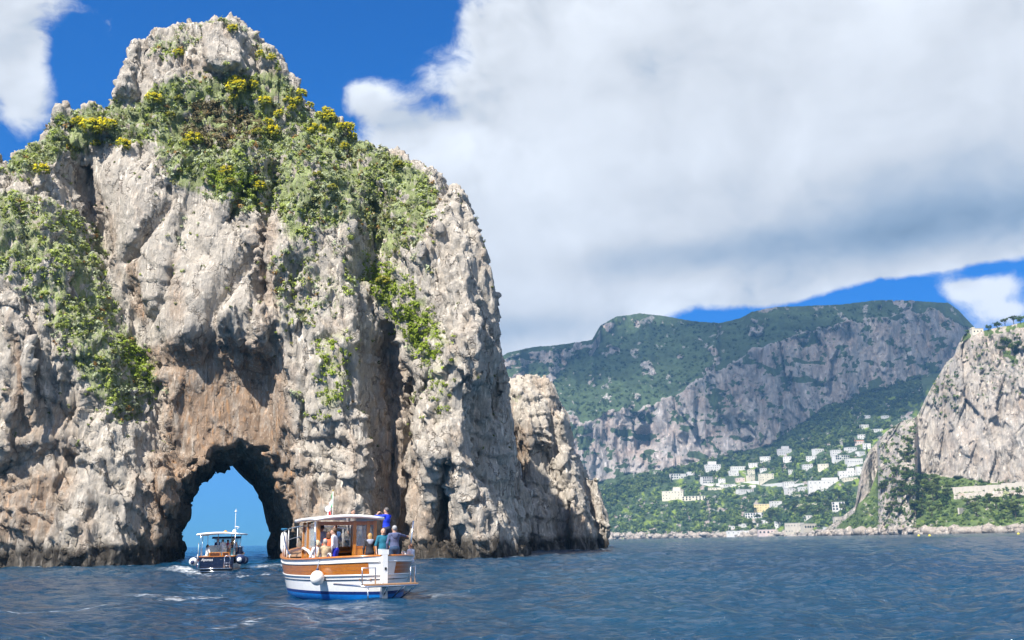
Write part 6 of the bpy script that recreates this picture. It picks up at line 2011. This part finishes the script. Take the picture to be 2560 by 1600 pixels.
def person(M, loc, yaw, label, height=1.72, top=(0.1, 0.2, 0.5), legs=(0.05, 0.06, 0.1), hair=(0.05, 0.03, 0.02), hair_len=0, sleeves=1.0, shorts=False, pose='stand', lh=None, rh=None, lean=0.0, stout=1.0,
           head_yaw=0.0, bald=False, cap=None, hood=None, group=None, glasses=False, seat=0.45):
    """facing local +y; loc = the spot on the deck under the feet (or under the seat), in boat space; hands given in the person's own space"""
    k = height / 1.72
    hz = 0.93 if pose == 'stand' else seat + 0.10
    dz = hz - 0.93
    ly = math.sin(lean); lz = math.cos(lean)

    def up_(x, y, z):                                        # a point of the trunk, leaned about the hips
        r = z - 0.93
        return np.array([x, y * lz + r * ly, 0.93 + r * lz - y * ly + dz]) * k

    nk = up_(0, -0.01, 1.47); hd = up_(0, 0.02, 1.60)
    SKI, TOP, LEG, SHO, HAI = 0, 1, 2, 3, 4
    pr = [(Cap(up_(0, 0, 1.40), hd, 0.055 * k, 0.052 * k), SKI), (Ell(hd + np.array([0, 0, 0.015]) * k, np.array([0.076, 0.093, 0.108]) * k), SKI),
          (Ell(hd + np.array([0, 0.035, -0.055]) * k, np.array([0.05, 0.058, 0.06]) * k), SKI), (Cap(hd + np.array([0, 0.088, 0.0]) * k, hd + np.array([0, 0.108, -0.025]) * k, 0.012 * k, 0.017 * k), SKI),
          (Ell(hd + np.array([0.08, 0, 0.0]) * k, np.array([0.014, 0.024, 0.032]) * k), SKI), (Ell(hd + np.array([-0.08, 0, 0.0]) * k, np.array([0.014, 0.024, 0.032]) * k), SKI)]
    st = stout
    pr += [(Ell(up_(0, 0, 1.28), np.array([0.165, 0.115 * st, 0.19]) * k), TOP), (Ell(up_(0, 0.01 * st, 1.06), np.array([0.145 * st, 0.112 * st, 0.19]) * k), TOP), (Ell(up_(0, -0.01, 0.94), np.array([0.165, 0.125 * st, 0.12]) * k), LEG if pose == 'stand' else TOP),
           (Cap(up_(-0.15, 0, 1.405), up_(0.15, 0, 1.405), 0.066 * k, 0.066 * k), TOP)]
    hands = []
    for sgn, tgt in ((-1, lh), (1, rh)):
        S = up_(0.185 * sgn, 0, 1.40)
        T = np.array(tgt, float) * k if tgt is not None else (S + np.array([0.07 * sgn, 0.04, -0.53]) * k if pose == 'stand' else S + np.array([-0.02 * sgn, 0.28, -0.40]) * k)
        E, T = ik(S, T, 0.29 * k, 0.26 * k, (0.55 * sgn, -0.6, -0.45))
        cut = sleeves
        pr.append((Cap(S, E, 0.056 * k, 0.043 * k), TOP if cut > 0.05 else SKI))
        if 0.05 < cut < 0.9:
            mid = S + (E - S) * min(1, cut * 2)
            pr[-1] = (Cap(S, mid, 0.060 * k, 0.055 * k), TOP); pr.append((Cap(mid, E, 0.043 * k, 0.040 * k), SKI))
        pr.append((Cap(E, T, (0.046 if cut > 0.9 else 0.040) * k, 0.029 * k), TOP if cut > 0.9 else SKI))
        d = T - E; d = d / np.linalg.norm(d)
        hands.append((T, d, sgn))
    feet = []
    for sgn in (-1, 1):
        H = np.array([0.092 * sgn, -0.01, 0.92 + dz]) * k
        if pose == 'stand':
            K = np.array([0.10 * sgn, 0.03, 0.49]) * k; A_ = np.array([0.10 * sgn, 0.0, 0.09]) * k
        else:
            K = np.array([0.13 * sgn, 0.43, seat + 0.08]) * k; A_ = np.array([0.12 * sgn, 0.42, max(seat - 0.34, 0.09)]) * k
        pr += [(Cap(H, K, 0.088 * k * st ** 0.5, 0.060 * k), LEG), (Cap(K, A_, 0.056 * k, 0.038 * k), SKI if shorts else LEG), (Cap(A_ + np.array([0, -0.03, -0.045]) * k, A_ + np.array([0, 0.15, -0.055]) * k, 0.042 * k, 0.034 * k), SHO)]
    mats = [SKIN, cloth(top), cloth(legs), SHOE, hairm(hair), EYE]
    v, q, mi = skin_mesh(pr, 0.026 * k, 0.014)
    # eyes and mouth
    c = v[q].mean(1) - hd
    face = c[:, 1] > 0.055 * k
    ey = face & (np.abs(np.abs(c[:, 0]) - 0.033 * k) < 0.016 * k) & (np.abs(c[:, 2] - 0.012 * k) < 0.012 * k)
    if glasses:
        ey |= face & (np.abs(c[:, 0]) < 0.07 * k) & (np.abs(c[:, 2] - 0.014 * k) < 0.018 * k)
    mi = np.where(ey, 5, mi)
    mi = np.where(face & (np.abs(c[:, 0]) < 0.024 * k) & (np.abs(c[:, 2] + 0.062 * k) < 0.010 * k), 5, mi)
    vs, qs, ms = [v], [q], [mi]
    n = len(v)
    for T, d, sgn in hands:
        hv_, hq_, hm_ = skin_mesh(hand_prims(T, d, np.array([0, -0.4, 0.9]) if abs(d[2]) < 0.8 else np.array([sgn, 0.2, 0]), sgn), 0.0095, 0.004)
        vs.append(hv_); qs.append(hq_ + n); ms.append(hm_); n += len(hv_)
    V = np.concatenate(vs); Q = np.concatenate(qs); MI = np.concatenate(ms)
    o = put('person', mesh_np('person', V, Q, mats, mat_idx=MI), loc=M @ Vector(loc), label=label, cat='person', group=group)
    base_rot = M.to_euler().z
    o.rotation_euler = (0, 0, base_rot + yaw)
    if not bald or hair_len:
        hp = [(Ell(hd + np.array([0, -0.018, 0.035]) * k, np.array([0.088, 0.100, 0.098]) * k), 0)]
        if hair_len > 0:
            hp += [(Cap(hd + np.array([0.03 * x, -0.07, 0.0]) * k, hd + np.array([0.05 * x, -0.10, -hair_len]) * k, 0.058 * k, 0.035 * k), 0) for x in (-1, 0, 1)]
        if hair_len < 0:
            hp += [(Ell(hd + np.array([0, -0.09, 0.08]) * k, np.array([0.045, 0.045, 0.045]) * k), 0)]
        hv_, hq_, _ = skin_mesh(hp, 0.018 * k, 0.012)
        cc = hv_ - hd                                          # open the face
        bad = (cc[:, 1] > 0.045 * k) & (cc[:, 2] < 0.062 * k)
        hv_[bad, 1] = hd[1] + 0.03 * k
        put('hair', mesh_np('hair', hv_, hq_, [hairm(hair)]), o)
    if cap is not None:
        hv_, hq_, _ = skin_mesh([(Ell(hd + np.array([0, -0.01, 0.06]) * k, np.array([0.092, 0.108, 0.075]) * k), 0), (Ell(hd + np.array([0, 0.11, 0.05]) * k, np.array([0.07, 0.07, 0.014]) * k), 0)], 0.018 * k, 0.008)
        put('cap', mesh_np('cap', hv_, hq_, [cloth(cap)]), o)
    if hood is not None:
        hv_, hq_, _ = skin_mesh([(Cap(up_(-0.10, -0.07, 1.43), up_(0.10, -0.07, 1.43), 0.05 * k, 0.05 * k), 0), (Ell(up_(0, -0.12, 1.36), np.array([0.10, 0.045, 0.10]) * k), 0)], 0.02 * k, 0.02)
        put('hood', mesh_np('hood', hv_, hq_, [cloth(hood)]), o)
    return o


def spot(M, lx, px, z=1.5):
    """sideways place on a boat at fore-and-aft position lx that the camera sees at column px"""
    ys = np.linspace(-2, 2, 161)
    return float(min(ys, key=lambda y: abs(px_of(M, (lx, y, z))[0] - px)))


def bench_spot(px, z=1.5, inset=0.42):
    """place on the port bench that the camera sees at column px"""
    s = min(np.linspace(-0.85, 0.2, 200), key=lambda s: abs(px_of(BM, hull_pt(s, z, 1, -inset))[0] - px))
    h = hull_pt(s, 1.0, 1, -inset)
    return (h.x, h.y, DK)


DK = 0.67
R0 = -math.pi / 2                                                     # facing the bow
person(BM, (0.35, spot(BM, 0.35, 804), DK + 0.12), R0, 'person in a light blue shirt at the wheel inside the cabin, seen from behind', 1.70, (0.30, 0.40, 0.62), (0.05, 0.06, 0.10), (0.02, 0.025, 0.03), sleeves=0.5, lh=(-0.15, 0.42, 1.12), rh=(0.2, 0.42, 1.1))
person(BM, (-0.95, spot(BM, -0.95, 822), DK), R0 - 0.7, 'person in an orange top beside the cabin door', 1.55, (0.78, 0.16, 0.06), (0.10, 0.10, 0.12), (0.12, 0.05, 0.02), hair_len=0.12, sleeves=0.3)
person(BM, (-1.75, spot(BM, -1.75, 838), DK), R0 + 1.0, 'person in a pale grey sweatshirt and blue shorts standing by the steel pole', 1.66, (0.56, 0.58, 0.66), (0.012, 0.02, 0.42), (0.10, 0.055, 0.025), hair_len=-1, sleeves=1.0, shorts=True, lean=0.10, lh=(-0.22, 0.10, 0.86))
person(BM, bench_spot(790), R0 + 0.4, 'fair-haired person in white and blue seated at the rail, back turned', 1.62, (0.62, 0.66, 0.74), (0.03, 0.07, 0.45), (0.48, 0.40, 0.26), pose='sit', sleeves=1.0, hair_len=0.05)
person(BM, bench_spot(809), R0 + 0.2, 'grey-haired person in a beige jacket seated at the rail', 1.66, (0.52, 0.40, 0.24), (0.40, 0.33, 0.22), (0.36, 0.32, 0.28), pose='sit', sleeves=1.0, stout=1.12)
person(BM, (-2.45, spot(BM, -2.45, 925), DK), R0 - 0.1, 'person with long blond hair in a black hooded jacket, back turned', 1.46, (0.025, 0.025, 0.032), (0.02, 0.02, 0.03), (0.40, 0.24, 0.08), hair_len=0.26, sleeves=1.0, hood=(0.30, 0.33, 0.42), stout=1.15)
person(BM, (-2.75, spot(BM, -2.75, 957), DK), R0 + math.pi - 0.1, 'balding person in a teal polo shirt facing the viewer, smiling', 1.62, (0.010, 0.14, 0.22), (0.36, 0.48, 0.56), (0.10, 0.07, 0.05), bald=True, sleeves=0.5, stout=1.12)
HL = (-3.15, spot(BM, -3.15, 986), DK)
pole_a = BM @ (hull_pt(POLE_S, zg(POLE_S), -1, -0.06) + Vector((0.008, -0.07, 0.68)))
inv = (Matrix.Translation(BM @ Vector(HL)) @ Matrix.Rotation(BM.to_euler().z + R0 - 0.15, 4, 'Z')).inverted()
hp_ = inv @ pole_a
person(BM, HL, R0 - 0.15, 'grey-haired person in a dark blue hooded top holding the steel pole at arm length', 1.70, (0.085, 0.105, 0.20), (0.02, 0.05, 0.11), (0.33, 0.33, 0.33), sleeves=1.0, shorts=True, rh=(hp_.x / (1.70 / 1.72), hp_.y / (1.70 / 1.72), hp_.z / (1.70 / 1.72)), hood=(0.085, 0.105, 0.20), stout=1.15)
person(BM, (-2.75, spot(BM, -2.75, 1028), DK), R0 + 0.5, 'child in a white and blue shirt sitting by the steel pole at the stern', 1.28, (0.66, 0.67, 0.76), (0.02, 0.04, 0.40), (0.16, 0.07, 0.035), pose='sit', sleeves=0.5, seat=0.55)
person(BM, (0.20, spot(BM, 0.20, 966, 2.6), 1.36), R0 + 0.55, 'person in a bright blue shirt standing on the side deck, raising a camera', 1.74, (0.008, 0.045, 0.62), (0.03, 0.04, 0.08), (0.10, 0.09, 0.085), sleeves=0.5, lh=(-0.12, 0.30, 1.52), rh=(0.06, 0.30, 1.52), stout=1.1)
person(BM, (2.75, spot(BM, 2.75, 881, 2.0), 1.42), R0 + math.pi + 0.3, 'person in sunglasses whose head shows above the cabin roof', 1.70, (0.45, 0.42, 0.40), (0.1, 0.1, 0.12), (0.05, 0.035, 0.03), glasses=True)
person(BM, (2.55, spot(BM, 2.55, 866, 2.0) + 0.45, 1.40), R0 + 2.6, 'person in a blue striped shirt sitting on the foredeck, seen through the windscreen', 1.66, (0.06, 0.16, 0.42), (0.04, 0.08, 0.18), (0.06, 0.04, 0.03), pose='sit', sleeves=0.5, seat=0.25)
# camera raised by the person on the side deck
cw = Matrix.Translation(BM @ Vector((0.20, spot(BM, 0.20, 966, 2.6), 1.36))) @ Matrix.Rotation(BM.to_euler().z + R0 + 0.55, 4, 'Z')
e = put('photo_camera', None, loc=cw @ Vector((-0.03, 0.38, 1.57)), label='small dark camera held up by the person in bright blue', cat='camera'); e.rotation_euler = (0, 0, cw.to_euler().z)
t = MB(); t.box((0, 0, 0), (0.14, 0.05, 0.09)); t.build('body', BLK, e)
t = MB(); t.tube([(0, 0.02, 0), (0, 0.09, 0)], 0.033, 10); t.build('lens', BLK, e, True)
D2 = 0.64
person(B2, (-3.15, 0.85, D2), R0 - 0.9, 'dark-haired person in a white top seated left under the awning', 1.64, (0.72, 0.71, 0.68), (0.20, 0.14, 0.06), (0.015, 0.012, 0.012), pose='sit', sleeves=0.5, hair_len=0.08)
person(B2, (-0.55, 0.55, D2), R0 + math.pi, 'person in a dark cap and blue top at the windscreen of the dark boat', 1.68, (0.04, 0.06, 0.16), (0.05, 0.05, 0.08), (0.03, 0.03, 0.03), cap=(0.02, 0.03, 0.10), sleeves=0.5)
person(B2, (-2.75, -0.28, D2), R0 + 0.5, 'person in a loose white shirt bending forward under the awning', 1.74, (0.76, 0.75, 0.76), (0.68, 0.67, 0.66), (0.10, 0.06, 0.05), lean=0.55, sleeves=1.0, lh=(-0.2, 0.6, 0.75), rh=(0.2, 0.6, 0.75), stout=1.15)
person(B2, (-1.6, -0.35, D2), R0 - 0.6, 'person in a red top behind the white shirt on the dark boat', 1.60, (0.62, 0.03, 0.09), (0.1, 0.1, 0.1), (0.05, 0.03, 0.02), sleeves=0.5)
person(B2, (-2.2, -0.75, D2), R0 + math.pi, 'person with ginger hair in a white top on the dark boat', 1.62, (0.70, 0.67, 0.70), (0.60, 0.45, 0.45), (0.34, 0.15, 0.04), hair_len=0.05, sleeves=0.5)
person(B2, (-3.0, -0.98, D2), R0 + 0.1, 'person with long fair hair in a black vest on the dark boat', 1.68, (0.02, 0.02, 0.022), (0.05, 0.20, 0.26), (0.42, 0.28, 0.10), hair_len=0.30, sleeves=0.0)
# ------------------------------------------------------------------ a cloud whose shadow lies on the mountain, and the sea haze
def cloud_bank(outline, z0, thick, density, label):
    p = np.array(outline, float)
    gx = np.arange(p[:, 0].min() - 40, p[:, 0].max() + 40, 22.0); gy = np.arange(p[:, 1].min() - 40, p[:, 1].max() + 40, 22.0)
    X, Y = np.meshgrid(gx, gy, indexing='ij')
    d = -in_poly(X, Y, outline)
    w = fbm(np.stack([X.ravel() / 260, Y.ravel() / 260, X.ravel() * 0], 1).astype(np.float32), 4, 0.55, seed=400).reshape(X.shape)
    d = d + 150 * w
    t = sstep(0, 220, d) * thick * (0.75 + 0.9 * w)
    t = np.where(d > 0, np.maximum(t, 0.5), 0.0)
    n, m = X.shape
    idx = np.arange(n * m, dtype=np.int32).reshape(n, m)
    q = np.stack([idx[:-1, :-1], idx[1:, :-1], idx[1:, 1:], idx[:-1, 1:]], -1).reshape(-1, 4)
    keep = (t.ravel()[q] > 0.4).any(1)
    q = q[keep]
    up = np.stack([X.ravel(), Y.ravel(), (z0 + t * 0.8).ravel()], 1); dn = np.stack([X.ravel(), Y.ravel(), (z0 - t * 0.2).ravel()], 1)
    v = np.concatenate([up, dn])
    used = np.unique(np.concatenate([q.ravel(), q.ravel() + n * m]))
    rm = np.full(len(v), -1, np.int32); rm[used] = np.arange(len(used))
    mt = bpy.data.materials.new('cloud'); mt.use_nodes = True
    k = NT(mt.node_tree); k.n.remove(k.n['Principled BSDF'])
    pv = k.node('ShaderNodeVolumePrincipled')
    pv.inputs['Color'].default_value = (0.95, 0.95, 0.95, 1); pv.inputs['Density'].default_value = density
    k.l.new(pv.outputs[0], k.n['Material Output'].inputs['Volume'])
    put('cloud', mesh_np('cloud', v[used], [rm[q], rm[q[:, ::-1] + n * m]], [mt]), label=label, cat='cloud', kind='stuff')


cloud_bank([(-760, 1330), (-420, 1300), (-210, 1250), (-120, 1080), (60, 960), (420, 940), (760, 1040), (820, 1500), (700, 1760), (0, 1790), (-500, 1780), (-900, 1700)], 1150, 120, 0.011,
           'grey cloud bank over the mountain, casting its shadow on the cliffs')

hz = bpy.data.materials.new('haze'); hz.use_nodes = True
k = NT(hz.node_tree); k.n.remove(k.n['Principled BSDF'])
pv = k.node('ShaderNodeVolumePrincipled')
pv.inputs['Color'].default_value = (0.24, 0.56, 1.0, 1)
pv.inputs['Density'].default_value = 0.00012
k.l.new(pv.outputs[0], k.n['Material Output'].inputs['Volume'])
hb = 6400.0
hv = np.array([(x, y, z) for x in (-hb, hb) for y in (-hb, hb) for z in (-4.0, 580.0)])
hq = np.array([(0, 1, 3, 2), (4, 6, 7, 5), (0, 4, 5, 1), (2, 3, 7, 6), (0, 2, 6, 4), (1, 5, 7, 3)], np.int32)
put('haze', mesh_np('haze', hv, hq, [hz], smooth_shade=False), kind='stuff', label='thin blue sea haze between the boats and the mountain', cat='haze')
